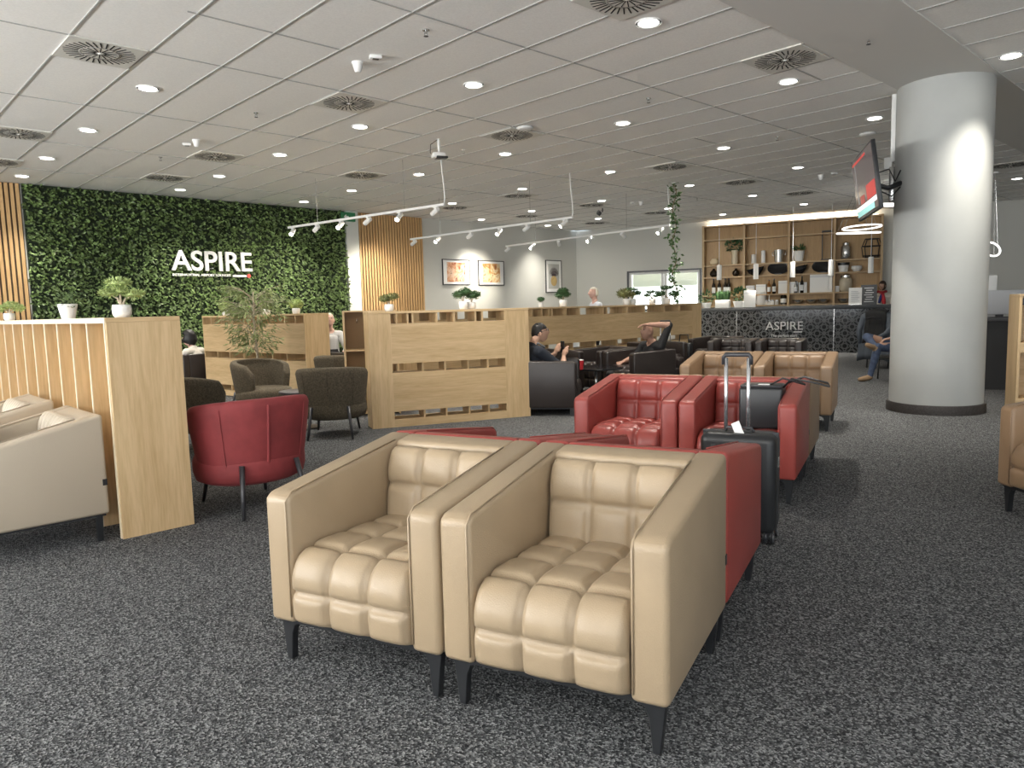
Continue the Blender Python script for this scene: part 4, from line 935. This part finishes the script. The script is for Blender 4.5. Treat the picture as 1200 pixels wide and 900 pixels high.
# ================================================================== plants on the dividers
def pot_mb(w, h, rib=False):
    m = MB(); prof = [(w*.38, 0), (w*.48, h*.25), (w*.5, h*.7), (w*.46, h), (w*.42, h), (w*.42, h*.88)]
    m.lathe(prof, 24)
    if rib:
        for v in m.bm.verts:
            a = math.atan2(v.co.y, v.co.x); k = 1+.05*math.cos(12*a); v.co.x *= k; v.co.y *= k
    return m
def bonsai(label, v, w, h, pads, lm, potw, poth, rib=False, name='bonsai'):
    t = thing(name, label, 'potted plant', v, random.uniform(-.2, .2))
    MB_ = pot_mb(potw, poth, rib).build('pot', white_ceramic, t, True)
    MB().lathe([(.001, poth*.86), (potw*.42, poth*.86)], 18, cap=False).build('soil', soil, t)
    tr = MB(); f = MB()
    for (x, z, rx, rz_) in pads:
        p0 = Vector((0, 0, poth*.8)); p2 = Vector((x*w, random.uniform(-.1, .1)*w, poth+z*h)); p1 = p0.lerp(p2, .55)+Vector((-x*w*.25, 0, h*.08))
        tr.tube([p0, p1, p2], [w*.035, w*.025, w*.014], 7)
        f.cluster(p2+Vector((0, 0, rz_*h*.3)), (rx*w, rx*w*.75, rz_*h), int(90+900*rx*rz_*3), w*.10, w*.045, .4)
        f.ball(p2+Vector((0, 0, rz_*h*.25)), 1, (rx*w*.82, rx*w*.62, rz_*h*.75), 10, 7)
    tr.build('trunk', bark_pale, t, True); f.build('foliage', lm, t); return t
def on_div(o, ang, px, py, off, H): v = online(px, py, o, dirv(ang)); q = v + dirv(ang+90)*off; return Vector((q.x, q.y, H))
UMB = [(-.05, .80, .32, .16), (-.28, .42, .26, .13), (.30, .36, .28, .13), (.02, .5, .2, .12)]
pl = online(143, 366, Q0+nL*DL*.55, uL); pl.z = HL
bonsai('pale green tiered bonsai in a ribbed white pot on the finned divider', Vector((pl.x, pl.y, HL)), .26, .17, UMB, leaf_b, .115, .085, True)
pl = online(80, 369, Q0+nL*DL*.6, uL)
t = thing('potted_plant', 'plain white tapered pot with wispy grey green leaves on the finned divider', 'potted plant', (pl.x, pl.y, HL))
MB().lathe([(.048, 0), (.072, .115), (.066, .118), (.062, .10)], 28).build('pot', white_ceramic, t, auto=45); MB().lathe([(.001, .10), (.063, .10)], 16, cap=False).build('soil', soil, t)
f = MB()
for k in range(150):
    a = random.uniform(0, 6.28); f.leaf(Vector((random.gauss(0, .04)+random.choice((0, 0, .09)), random.gauss(0, .05), .11+random.uniform(-.03, .09))), Vector((math.cos(a), math.sin(a), random.uniform(-.3, .9))), Vector((0, 0, 1)), .045, .012)
f.build('foliage', mat('leaf_wispy', (.16, .24, .11), .6, vary=.4, vscale=40), t)
pl = online(11, 371, Q0+nL*DL*.6, uL); bonsai('small bonsai in a ribbed white pot by the oak slats at the far left', Vector((pl.x, pl.y, HL)), .26, .14, [(-.3, .3, .22, .2), (.1, .5, .28, .2), (.34, .28, .2, .2)], leaf_b, .10, .075, True)
for px, lb in ((264.5, 'white potted plant on the leaf wall divider, left and mostly hidden by the tree'), (312, 'white potted plant on the leaf wall divider, middle'), (347, 'white potted ball plant on the leaf wall divider, nearest its end panel')):
    q = online(px, 363, a2+dirv(ang2+90)*.23, d2.normalized()); bonsai(lb, Vector((q.x, q.y, 1.40)), .30, .15, [(0, .25, .36, .5)], leaf_b, .13, .09, name='ball_plant')
def onM(px, off=.2): q = online(px, 361, A1+dirv(a1+90)*off, d1.normalized()); return Vector((q.x, q.y, 1.40))
bonsai('pale bonsai in a white pot on the first slotted divider, left end', onM(456), .24, .15, [(-.2, .35, .28, .28), (.18, .5, .32, .26)], leaf_d, .115, .085)
bonsai('dark bonsai on the first slotted divider, left of the close pair', onM(543), .26, .17, [(-.2, .42, .30, .25), (.1, .62, .30, .25)], leaf_c, .115, .10)
bonsai('dark bonsai on the first slotted divider, right of the close pair', onM(552.5, .26), .26, .17, [(0, .40, .34, .25), (.2, .45, .26, .25)], leaf_c, .115, .09)
def onFd(px, off=.2): q = online(px, 358, PF+Vector((-dF.y, dF.x, 0))*off, dF); return Vector((q.x, q.y, 1.40))
for px, lb, w, lm, pads in ((634, 'tiny potted plant on the long divider, beside the first divider', .16, leaf_c, [(0, .4, .4, .4)]), (660, 'taller potted plant on the long divider below the pineapple print', .30, leaf_c, [(0, .7, .32, .3), (-.15, .35, .3, .25), (.2, .4, .25, .2)]), (734, 'pale plant in a white pot on the long divider at the window edge', .34, leaf_d, [(-.1, .35, .42, .4), (.3, .3, .2, .2)]), (741, 'tiered bonsai before the window, first from its dark frame', .36, leaf_c, [(-.05, .75, .36, .1), (.25, .4, .22, .14)]), (764.5, 'thin bonsai before the window, in front of its mullion', .34, leaf_c, [(-.1, .55, .24, .1), (.3, .2, .24, .1), (-.3, .25, .18, .1)]), (781.5, 'broad tiered bonsai before the window beside the hanging vine', .42, leaf_c, [(0, .75, .30, .1), (-.34, .3, .24, .16), (.34, .25, .22, .14)])):
    bonsai(lb, onFd(px), w, w*.62, pads, lm, .14 if w > .2 else .09, .12 if w > .2 else .08)
# hanging vine
v = at(790, 214, ZC); vn = thing('hanging_vine', 'long leafy vine hanging from the ceiling in front of the window', 'hanging plant', v)
pts = [Vector((.05*math.sin(k*.9), .05*math.cos(k*.7), -.02-k*.1)) for k in range(25)]
MB().tube(pts, .010, 6).build('stem', bark, vn); f = MB()
for p in pts:
    for k in range(10):
        f.leaf(p+Vector((random.gauss(0, .05), random.gauss(0, .05), random.gauss(0, .05))), Vector((random.uniform(-1, 1), random.uniform(-1, 1), random.uniform(-.8, .5))), Vector((random.uniform(-1, 1), -1, .5)), random.uniform(.07, .12), .055)
f.build('foliage', leaf_a, vn)
MB().lathe([(.05, -.02), (.05, 0)], 12).build('ceiling_hook', white_paint, vn)
# potted tree
v = dist(300, 400, 10.75); tr = thing('potted_tree', 'slender indoor tree with thin leaves behind the olive armchair', 'tree', (v.x, 10.75, 0))
MB().lathe([(.15, 0), (.19, .35), (.18, .36), (.16, .32)], 24).build('pot', black_plastic, tr, auto=45); MB().lathe([(.001, .31), (.165, .31)], 16, cap=False).build('soil', soil, tr)
b = MB().tube([(0, 0, .3), (.01, 0, .8), (-.02, .01, 1.2), (.0, 0, 1.75)], [.026, .022, .018, .008], 8); f = MB()
for k in range(70):
    z = random.uniform(.98, 1.78); a = random.uniform(0, 6.28); L = random.uniform(.22, .50)*(1.12-.40*abs(z-1.35)); p0 = Vector((-.01, 0, z-.12)); p2 = p0+Vector((math.cos(a)*L, math.sin(a)*L, random.uniform(-.02, .24))); p1 = p0.lerp(p2, .5)+Vector((0, 0, .06))
    b.tube([p0, p1, p2], [.005, .0035, .002], 5)
    for q in range(26):
        p = p0.lerp(p2, random.uniform(.3, 1.12))+Vector((random.gauss(0, .03), random.gauss(0, .03), random.gauss(0, .03))); f.leaf(p, Vector((math.cos(a)+random.uniform(-.9, .9), math.sin(a)+random.uniform(-.9, .9), random.uniform(-1.1, .2))), Vector((0, random.uniform(-1, 1), 1)), random.uniform(.07, .12), .022)
b.build('trunk', bark_pale, tr, True); f.build('foliage', mat('tree_leaf', (.22, .26, .10), .55, vary=.45, vscale=12), tr)
# reception desk at the right
v = at(1154, 456); t = thing('reception_desk', 'dark grey desk block between the white column and the shelf unit', 'desk', (v.x-.1, v.y, 0), R(-25))
MB().box(0, 1.9, 0, .7, 0, 1.02).build('body', mat('desk_grey', (.045, .046, .05), .5), t); MB().box(-.02, 1.95, -.05, .75, 1.02, 1.06, .004).build('desk_top', mat('desk_top', (.08, .08, .085), .4), t)
MB().box(.40, .95, -.08, .30, 1.06, 1.085).build('ledge', white_paint, t)
q = Vector((t.location.x, t.location.y, 1.06)) + dirv(-25)*.30 + dirv(65)*.45
m_ = thing('monitor', 'pale grey monitor back on the dark desk', 'monitor', q, R(-25))
MB().box(-.30, .34, -.03, .02, .05, .42, .01).build('panel', mat('monitor_back', (.50, .51, .53), .4), m_, auto=40); MB().box(-.05, .05, -.0, .05, 0, .1).build('stand', graphite, m_); MB().box(-.14, .14, -.09, .09, 0, .015).build('foot', graphite, m_)
q2 = Vector((t.location.x, t.location.y, 1.06)) + dirv(-25)*.18 + dirv(65)*.62
put('dispenser', 'small upright white dispenser standing on the dark desk', 'dispenser', q2, [('body', MB().box(-.08, .08, -.06, .06, 0, .58, .01), white_paint), ('nozzle', MB().tube([(.08, -.02, .14), (.14, -.02, .14), (.15, -.02, .08)], .010, 6), graphite)])
# ================================================================== people
def capsule(bm, a, b, ra, rb, sx=1.0, n=16):
    """closed tapered limb segment with round ends; sx widens it sideways."""
    a, b = Vector(a), Vector(b); z = (b-a); L = z.length; z = z/L if L > 1e-6 else Vector((0, 0, 1))
    x = Vector((1, 0, 0)) - z*z.x
    if x.length < .2: x = Vector((0, 1, 0)) - z*z.y
    x.normalize(); y = z.cross(x); rings = []
    st = [(ra*math.cos(t), -ra*math.sin(t)) for t in (R(80), R(50), R(22))] + [(ra, 0), (ra+(rb-ra)*.5, L*.5), (rb, L)] + [(rb*math.cos(t), L+rb*math.sin(t)) for t in (R(22), R(50), R(80))]
    for r, h in st: rings.append([bm.verts.new(a + z*h + (x*math.cos(2*math.pi*k/n)*sx + y*math.sin(2*math.pi*k/n))*r) for k in range(n)])
    for p, q in zip(rings, rings[1:]):
        for k in range(n): bm.faces.new((p[k], p[(k+1) % n], q[(k+1) % n], q[k]))
    bm.faces.new(rings[0][::-1]); bm.faces.new(rings[-1])
def head_bm(bm, M, wide=1):
    r = bmesh.ops.create_uvsphere(bm, u_segments=28, v_segments=20, radius=1)
    for v in r['verts']:
        x, y, z = v.co; f = max(0, -y)
        X, Y, Z = x*.076*wide, y*.098, z*.118
        if z < 0: X *= 1-.34*(-z)**1.4; Y = Y*(1-.16*(-z)) - .012*(-z)*f           # jaw
        if z < -.2 and y > 0: Y *= 1-.45*min(1, (-z-.2)*1.4)                         # nape
        if f > .5:
            nz = math.exp(-(x/.16)**2)*math.exp(-((z+.10)/.20)**2)*f; Y -= .024*nz    # nose
            Y += .010*math.exp(-((abs(x)-.38)/.18)**2)*math.exp(-((z-.10)/.14)**2)    # eye sockets
            Y -= .007*math.exp(-(x/.30)**2)*math.exp(-((z+.50*h)/.10)**2)              # lips
            Y -= .008*math.exp(-(x/.30)**2)*math.exp(-((z+.85)/.14)**2)              # chin
        v.co = M @ Vector((X, Y, Z))
    for sx in (-1, 1): bmesh.ops.create_uvsphere(bm, u_segments=10, v_segments=8, radius=1, matrix=M @ xf((sx*.077*wide, .008, -.008), sc=(.012, .020, .032)))
def person(name, label, loc, rz, J, mats, head, hair=None, glasses=False, PS=1.08):
    """J: joints in metres, front = -y. mats: dict torso/arm/fore/leg/shoe/skin; head: (yaw, pitch, roll)."""
    bones, bm = [], bmesh.new()
    def chain(pts, rads, kinds, sx=None):
        for k in range(len(pts)-1):
            p, q = Vector(pts[k]), Vector(pts[k+1]); kd = kinds[k] if isinstance(kinds, (list, tuple)) else kinds
            capsule(bm, p, q, rads[k], rads[k+1], sx[k] if sx else 1.0); bones.append((p, q, kd))
    pv, spn, che, nk = (Vector(J[q]) for q in ('pelvis', 'spine', 'chest', 'neck'))
    chain([pv, spn, che], [.125, .110, .118], ['leg', 'torso'], [1.38, 1.42])
    chain([che, nk], [.112, .062], 'torso', [1.45]); chain([nk-Vector((0, 0, .02)), J['headbase'], Vector(J['head'])-Vector((0, -.02, .03))], [.058, .054, .054], 'skin')
    fing = []
    for s in ('L', 'R'):
        sh, el, wr = Vector(J['sh'+s]), Vector(J['el'+s]), Vector(J['wr'+s])
        chain([che.lerp(nk, .45), sh], [.085, .068], 'torso'); chain([sh, el], [.066, .047], 'arm'); chain([el, el.lerp(wr, .35), wr], [.046, .044, .029], 'fore')
        fing.append((s, el, wr))
        if 'hip'+s in J:
            hp, kn, an, to = (Vector(J[q+s]) for q in ('hip', 'kn', 'an', 'to'))
            chain([hp, kn], [.098, .062], 'leg'); chain([kn, kn.lerp(an, .35), an], [.061, .060, .042], 'leg')
            chain([an+Vector((0, 0, -.025)), an+(to-an)*.55+Vector((0, 0, -.015)), to], [.042, .042, .034], 'shoe', [1.0, 1.15])
    HM = xf(J['head'], R(head[0]), R(head[1]), R(head[2])); head_bm(bm, HM)
    for s, el, wr in fing:                                # palms, four fingers and a thumb
        fd = J.get('hand'+s); f = Vector(fd) if fd else (wr-el); f = f.normalized()
        up_h = Vector(J.get('palm'+s, (0, 0, 1))); sd = f.cross(up_h).normalized(); up_h = sd.cross(f).normalized()
        c = wr+f*.045
        bmesh.ops.create_uvsphere(bm, u_segments=12, v_segments=8, radius=1, matrix=Matrix.Translation(c) @ Matrix((sd, f, up_h)).transposed().to_4x4() @ Matrix.Diagonal((.042, .056, .019, 1)))
        for k, L in enumerate((.068, .078, .073, .056)):
            b0 = wr+f*.080+sd*(.030-.020*k); b1 = b0+f*L*.55-up_h*.008; b2 = b1+(f*.7-up_h*.7).normalized()*L*.55
            capsule(bm, b0-f*.03, b0, .0125, .0115, n=8); capsule(bm, b0, b1, .0115, .011, n=8); capsule(bm, b1, b2, .011, .009, n=8)
            bones.append((b0, b2, 'skin'))
        b0 = wr+f*.03+sd*.036; capsule(bm, b0-sd*.02, b0+(sd*.7+f*.7)*.035, .014, .012, n=8); capsule(bm, b0+(sd*.7+f*.7)*.035, b0+(sd*.35+f)*.068, .012, .010, n=8)
        bones.append((wr, c+f*.06, 'skin'))
    bmesh.ops.recalc_face_normals(bm, faces=bm.faces[:]); me2 = bpy.data.meshes.new(name); bm.to_mesh(me2); bm.free()
    o = bpy.data.objects.new('tmp', me2); COL.objects.link(o)
    md = o.modifiers.new('r', 'REMESH'); md.mode = 'VOXEL'; md.voxel_size = .0065; md.use_smooth_shade = True
    sm = o.modifiers.new('c', 'SMOOTH'); sm.iterations = 3; sm.factor = .5
    me3 = bpy.data.meshes.new_from_object(o.evaluated_get(bpy.context.evaluated_depsgraph_get())); bpy.data.objects.remove(o)
    bk = bmesh.new(); bk.from_mesh(me3); seen = set(); best_i = []
    for v0 in bk.verts:
        if v0.index in seen: continue
        st, isl = [v0], []; seen.add(v0.index)
        while st:
            q_ = st.pop(); isl.append(q_)
            for e_ in q_.link_edges:
                w_v = e_.other_vert(q_)
                if w_v.index not in seen: seen.add(w_v.index); st.append(w_v)
        if len(isl) > len(best_i): best_i = isl
    keep = set(best_i); bmesh.ops.delete(bk, geom=[v for v in bk.verts if v not in keep], context='VERTS'); bk.to_mesh(me3); bk.free()
    keys = ['skin', 'torso', 'arm', 'fore', 'leg', 'shoe']; me3.materials.clear()
    for k in keys: me3.materials.append(mats[k])
    hc = Vector(J['head']); nb = Vector(J['neck']); hr = .16
    A = [(a, b-a, max(1e-6, (b-a).length_squared), keys.index(k)) for a, b, k in bones]
    for p in me3.polygons:
        c = p.center
        if (c-hc).length < hr: p.material_index = 0; continue
        best = 9
        for a, ab, l2, k in A:
            u = max(0, min(1, (c-a).dot(ab)/l2)); dd = (c-a-ab*u).length
            if dd < best: best, bi = dd, k
        p.material_index = bi
    me3.polygons.foreach_set('use_smooth', [True]*len(me3.polygons)); me3.name = name
    t = bpy.data.objects.new(name, me3); COL.objects.link(t); t.location = loc; t.rotation_euler = (0, 0, rz); t.scale = (PS, PS, PS); tag(t, label, 'person')
    if hair:
        hm, style = hair; b = MB(); r = bmesh.ops.create_uvsphere(b.bm, u_segments=32, v_segments=22, radius=1)
        kill = []
        for v in r['verts']:
            x, y, z = v.co; n = noise.noise(Vector((x, y, z))*3.5)*.06
            k = 1.06+n*(2.2 if style == 'curly' else 1)+(.34 if style == 'curly' else 0)
            lim = {'short': .18 if y < -.35 else (-.10 if y < .2 else -.55), 'receding': .62 if y < .1 else -.45, 'curly': .30 if y < -.45 else -.55, 'long': .25 if y < -.4 else -1.1}[style]
            if z < lim+n: kill.append(v); continue
            v.co = HM @ Vector((x*.078*k, y*.100*k+.004, z*.120*k))
        bmesh.ops.delete(b.bm, geom=kill, context='VERTS')
        h = b.build('hair', hm, t, True); so_ = h.modifiers.new('t', 'SOLIDIFY'); so_.thickness = .012; so_.offset = -1
    for sx in (-1, 1):
        MB().ball((sx*.030, -.086, .014), .0095, (1, .55, .7), 10, 6, M=HM).build('eye', black_gloss, t, True)
    if glasses:
        b = MB()
        for sx in (-1, 1):
            b.tube([(sx*.032+.024*math.cos(a*.524), -.102, .010+.018*math.sin(a*.524)) for a in range(12)], .0025, 6, True, M=HM)
            b.tube([(sx*.056, -.100, .014), (sx*.079, -.06, .014), (sx*.080, .012, .012)], .0025, 6, M=HM)
        b.tube([(-.009, -.105, .012), (.009, -.105, .012)], .0025, 6, M=HM).build('glasses', graphite, t)
    return t
def sit(seat=.44, lean=.10, spread=.10, head_dy=0, h=1.0, **kw):
    z = seat+.09
    J = dict(pelvis=(0, .08, z), spine=(0, .10+lean*.4, z+.17*h), chest=(0, .09+lean*.7, z+.36*h), neck=(0, .07+lean*.8, z+.50*h), headbase=(0, .04+lean*.7, z+.57*h), head=(0, .015+lean*.6+head_dy, z+.68*h),
             shL=(.185, .10+lean*.7, z+.43*h), shR=(-.185, .10+lean*.7, z+.43*h), elL=(.25, -.02, z+.18), elR=(-.25, -.02, z+.18), wrL=(.16, -.22, z+.14), wrR=(-.16, -.22, z+.14),
             hipL=(.09, .04, z-.02), hipR=(-.09, .04, z-.02), knL=(spread+.04, -.40, z+.0), knR=(-spread-.04, -.40, z+.0), anL=(spread+.03, -.42, .09), anR=(-spread-.03, -.42, .09), toL=(spread+.04, -.58, .035), toR=(-spread-.04, -.58, .035))
    J.update(kw); return J
def MT(sk, torso, arm, fore, leg, shoe): return dict(skin=sk, torso=torso, arm=arm, fore=fore, leg=leg, shoe=shoe)
def head_xy(px, py, z): v = at(px, py, z); return Vector((v.x, v.y, 0))
# man in navy: sits facing right, looking down at something held up near his chest
v = dist(635, 392, 9.75); a = R(94+8); Z = .31
J1 = sit(Z, .06, h=.86, head_dy=-.05, elL=(.27, -.13, Z+.22), wrL=(.10, -.29, Z+.40), handL=(-.2, -.3, .9), palmL=(0, 1, .3), elR=(-.27, -.14, Z+.24), wrR=(-.07, -.30, Z+.36), handR=(.2, -.3, .9), palmR=(0, 1, .3))
m1 = person('person', 'person in a navy t-shirt with glasses sitting by the first slotted divider', Vector((v.x-.02, 9.78, 0)), R(122), J1, MT(skin, cl_navy, cl_navy, skin, cl_black, black_plastic), (-28, -14, 0), (hair_black, 'short'), True)
MB().tube([(-.13, .02, Z+.50), (-.08, .09, Z+.555), (.0, .235, Z+.42), (.14, .235, Z+.25)], .014, 8).build('cross_strap', mat('strap_grey', (.16, .16, .16), .8), m1, True)
ph = put('phone', 'dark phone held by the person in the navy t-shirt', 'phone', m1.location+Matrix.Rotation(R(122), 3, 'Z') @ Vector((0, -.36, Z+.46)), [('case', MB().box(-.037, .037, -.005, .005, 0, .15, .003), black_plastic), ('display', MB().box(-.033, .033, .0045, .006, .008, .142), black_gloss)], 122)
# person in black leaning back in a club chair, one arm folded over a bald head
Z = .23
J2 = sit(Z, .22, h=.86, shL=(.19, .23, Z+.47), shR=(-.19, .23, Z+.47), elL=(.26, .34, Z+.77), wrL=(.10, .10, Z+.785), handL=(-.55, -.75, -.05), palmL=(0, .1, 1), elR=(-.24, .10, Z+.30), wrR=(-.17, -.14, Z+.26))
m2 = person('person', 'person in black leaning back with one arm folded over a bald head', Vector((M2C.x, M2C.y, 0)), R(208+90), J2, MT(skin_dark, cl_black, cl_black, skin_dark, cl_black, black_plastic), (0, -16, 0))
# white-haired man beyond the long divider
v = dist(697, 347, 16.4)
JS = dict(pelvis=(0, 0, .86), spine=(0, .01, 1.02), chest=(0, .02, 1.22), neck=(0, .01, 1.38), headbase=(0, -.01, 1.44), head=(0, -.03, 1.555), shL=(.18, .02, 1.31), shR=(-.18, .02, 1.31), elL=(.24, .02, 1.04), elR=(-.24, .02, 1.04), wrL=(.16, -.20, 1.0), wrR=(-.16, -.20, 1.0), hipL=(.09, 0, .84), hipR=(-.09, 0, .84), knL=(.10, -.03, .47), knR=(-.10, -.03, .47), anL=(.10, 0, .08), anR=(-.10, 0, .08), toL=(.11, -.16, .03), toR=(-.11, -.16, .03))
m3 = person('person', 'grey-haired person in a pale shirt visible above the long divider', Vector((v.x, 16.4, 0)), R(-75), JS, MT(skin_pale, cl_pale, cl_pale, skin_pale, cl_black, black_plastic), (0, -4, 0), (hair_white, 'receding'))
# black-haired person in cream
Z = .22; J4 = sit(Z, .10, h=.88, elL=(.26, -.12, Z+.22), wrL=(.07, -.24, Z+.50), handL=(-.15, .2, .9), palmL=(0, 1, 0))
m4 = person('person', 'person with thick black hair in a cream sweater before the leaf wall', Vector((P4C.x-.22, P4C.y+.02, -.0)), R(165+90), J4, MT(skin_pale, cl_white, cl_white, cl_white, denim, black_plastic), (8, -16, 0), (hair_black, 'curly'))
m4.location = m4.location
# older person in grey between the dividers
v = dist(386, 382, 13.6); J5 = sit(.40, .05)
m5 = person('person', 'white-haired person in grey reading between the leaf wall divider and cabinet', Vector((v.x+.02, 13.6, 0)), R(25), J5, MT(skin_pale, cl_grey, cl_grey, cl_grey, cl_black, black_plastic), (-10, -18, 0), (hair_white, 'receding'), True)
# person sitting beyond the column, one leg crossed
v = at(1012, 446); PX = Vector((v.x+.10, v.y, 0))
Z = .44; zz = Z+.09
J6 = sit(Z, .08, knL=(.13, -.42, zz+.01), anL=(.10, -.52, .09), toL=(.10, -.69, .035), knR=(-.16, -.42, zz+.16), anR=(.12, -.46, zz+.02), toR=(.16, -.62, zz+.05), spread=.1)
c6 = dirv(8)*.50
m6 = person('person', 'person in jeans and tan shoes sitting half hidden behind the white column', PX+c6, R(8-90), J6, MT(skin, coat_grey, coat_grey, coat_grey, denim, suede), (0, 0, 0), (hair_brown, 'short'))
ch6 = thing('column_chair', 'dark chair beside the white column with a grey coat over it', 'chair', PX+c6, R(8-90))
MB().box(-.25, .25, -.22, .28, .35, .42, .03, 3).build('seat', black_plastic, ch6, auto=50); MB().box(-.25, .25, .28, .34, .35, 1.0, .03, 3, M=xf(rx=R(-3))).build('backrest', black_plastic, ch6, auto=50)
for sx_ in (-.21, .21):
    for sy_ in (-.18, .26): MB().tube([(sx_, sy_, .36), (sx_*1.05, sy_*1.08, 0)], .014, 8).build('leg', black_metal, ch6, True)
# a second chair in front, with the coat, red garment and dark jacket thrown over it
co_ = at(1028, 436); cq = Vector((co_.x+.60, co_.y+.95, 0))
CZ = R(125); ch7 = thing('coat_chair', 'chair between column and bar buried under a draped coat', 'chair', cq, CZ)
MB().box(-.24, .24, -.24, .24, .40, .46, .03, 3).build('seat', black_plastic, ch7, auto=50); MB().box(-.24, .24, .22, .27, .42, 1.08, .02, 3).build('backrest', black_plastic, ch7, auto=50)
for sx_ in (-.21, .21):
    for sy_ in (-.20, .22): MB().tube([(sx_, sy_, .42), (sx_*1.05, sy_*1.08, 0)], .014, 8).build('leg', black_metal, ch7, True)
def drape(name, label, ma, w, top, drop_f, drop_b, yb, thick=.03):
    mb = MB(); prof = []
    for k in range(9): prof.append((yb-.045-.05*(1-k/8)**1.5, top-drop_f+drop_f*k/8))
    prof += [(yb, top+.045), (yb+.05, top+.02)]
    for k in range(9): prof.append((yb+.075+.08*(k/8)**1.3, top-drop_b*k/8))
    G = []
    for y, z in prof:
        row_ = []
        for i in range(15):
            x = -w/2+w*i/14; fl_ = (top-z)*.10
            row_.append(mb.bm.verts.new((x*(1+fl_*.4)+.01*math.sin(z*22+i), y+fl_*.35*math.sin(i*1.4+(1 if y > yb else 0)), z-.05*abs(x/w*2)**3)))
        G.append(row_)
    for r0, r1 in zip(G, G[1:]):
        for i in range(14): mb.bm.faces.new((r0[i], r0[i+1], r1[i+1], r1[i]))
    o = mb.build(name, ma, None, True); s = o.modifiers.new('t', 'SOLIDIFY'); s.thickness = thick; s.offset = 0
    return tag(o, label, 'coat')
o = drape('coat', 'long blue grey coat draped over the chair next to the white column', coat_grey, .64, 1.09, .40, .90, .245); o.location = cq; o.rotation_euler = (0, 0, CZ)
for sx_ in (-1, 1): MB().tube([(sx_*.27, .33, 1.02), (sx_*.33, .37, .75), (sx_*.30, .36, .50)], [.05, .055, .045], 10).build('sleeve', coat_grey, o, True)
o2 = drape('jacket', 'black jacket lying over the grey coat on the chair', cl_black, .42, 1.15, .30, .60, .255, .02); o2.location = cq; o2.rotation_euler = (0, 0, CZ); MB().tube([(-.15, .42, 1.0), (0, .44, 1.03), (.15, .42, 1.0)], .02, 8).build('collar', cl_black, o2, True)
rg = tag(MB().box(-.16, .16, -.14, .16, 0, .09, .035, 3).build('red_garment', cl_red, None, auto=60), 'small red garment lying on the coat-covered chair', 'garment'); rg.location = (cq.x, cq.y, .462); rg.rotation_euler = (0, 0, CZ)
MB().box(-.12, .12, -.165, -.13, -.18, .06, .02, 2).build('sleeve', cl_red, rg, auto=60)
# woman behind the bar
v = online(1034, 335, cb+Vector((-ds.y, ds.x, 0))*1.05, ds)
JW = {k: (q[0], q[1], q[2]*1.04) for k, q in JS.items()}
m7 = person('person', 'bar attendant in white with a red and blue scarf behind the counter end', Vector((v.x, v.y, 0)), R(-25), JW, MT(skin, cl_white, cl_white, skin, cl_black, black_plastic), (-35, -4, 0), (hair_brown, 'long'))
MB().tube([(.09, .06, 1.47), (.0, -.10, 1.44), (-.09, .06, 1.47)], .035, 10).tube([(.0, -.12, 1.43), (.03, -.15, 1.28), (.05, -.15, 1.12)], [.04, .05, .04], 10).build('scarf', cl_red, m7, True)
MB().tube([(.0, -.12, 1.42), (-.04, -.15, 1.30), (-.07, -.15, 1.18)], [.03, .04, .03], 10).build('scarf_end', mat('scarf_blue', (.02, .03, .15), .85), m7, True)
# suitcase handles rising behind the man in black
def case(label, px, rz, offd):
    v = by_div(px, offd); t = thing('cabin_case', label, 'suitcase', v, rz)
    sh = MB().box(-.18, .18, -.11, .11, .05, .56, .045, 3).build('shell', black_plastic, t, auto=50)
    for sx_ in (-.09, .09): MB().tube([(sx_, .06, .54), (sx_, .06, 1.05)], .011, 8).build('pole', chrome, t, True)
    MB().tube([(-.10, .06, 1.03), (-.09, .06, 1.075), (.09, .06, 1.075), (.10, .06, 1.03)], .015, 8).build('grip', graphite, t, True)
    for sx_ in (-.14, .14):
        for sy_ in (-.08, .08): MB().lathe([(.028, -.012), (.028, .012)], 14, M=xf((sx_, sy_, .028), ry=R(90))).build('wheel', graphite, t, auto=40)
    return t
case('black cabin case with raised handle behind the person in black', 765.5, R(-10), .28)
v = by_div(789, .25); pb = thing('handbag', 'small dark handbag with a pale tag beside the rear club chair', 'bag', (v.x, v.y, 0), R(-30))
MB().box(-.16, .16, -.08, .08, 0, .62, .04, 3).build('body', black_plastic, pb, auto=50); MB().tube([(-.1, 0, .60), (-.08, 0, .78), (.08, 0, .78), (.1, 0, .60)], .012, 8).build('handle', black_plastic, pb, True); MB().box(-.06, .06, -.09, -.08, .35, .55, .004).build('pale_tag', skin_pale, pb)

# ================================================================== true size: everything was laid out in units of 0.882 m
KS = .882
bpy.context.view_layer.update()
done = set()
for o in list(COL.objects):
    o.location = o.location*KS
    if o.type == 'MESH' and o.data.name not in done:
        done.add(o.data.name); o.data.transform(Matrix.Scale(KS, 4))
    for md in o.modifiers:
        if md.type == 'BEVEL': md.width *= KS
        if md.type == 'SOLIDIFY': md.thickness *= KS
for l in bpy.data.lights:
    l.energy *= KS*KS
    if l.type == 'AREA': l.size *= KS; l.size_y *= KS
    else: l.shadow_soft_size *= KS
bpy.context.view_layer.update()
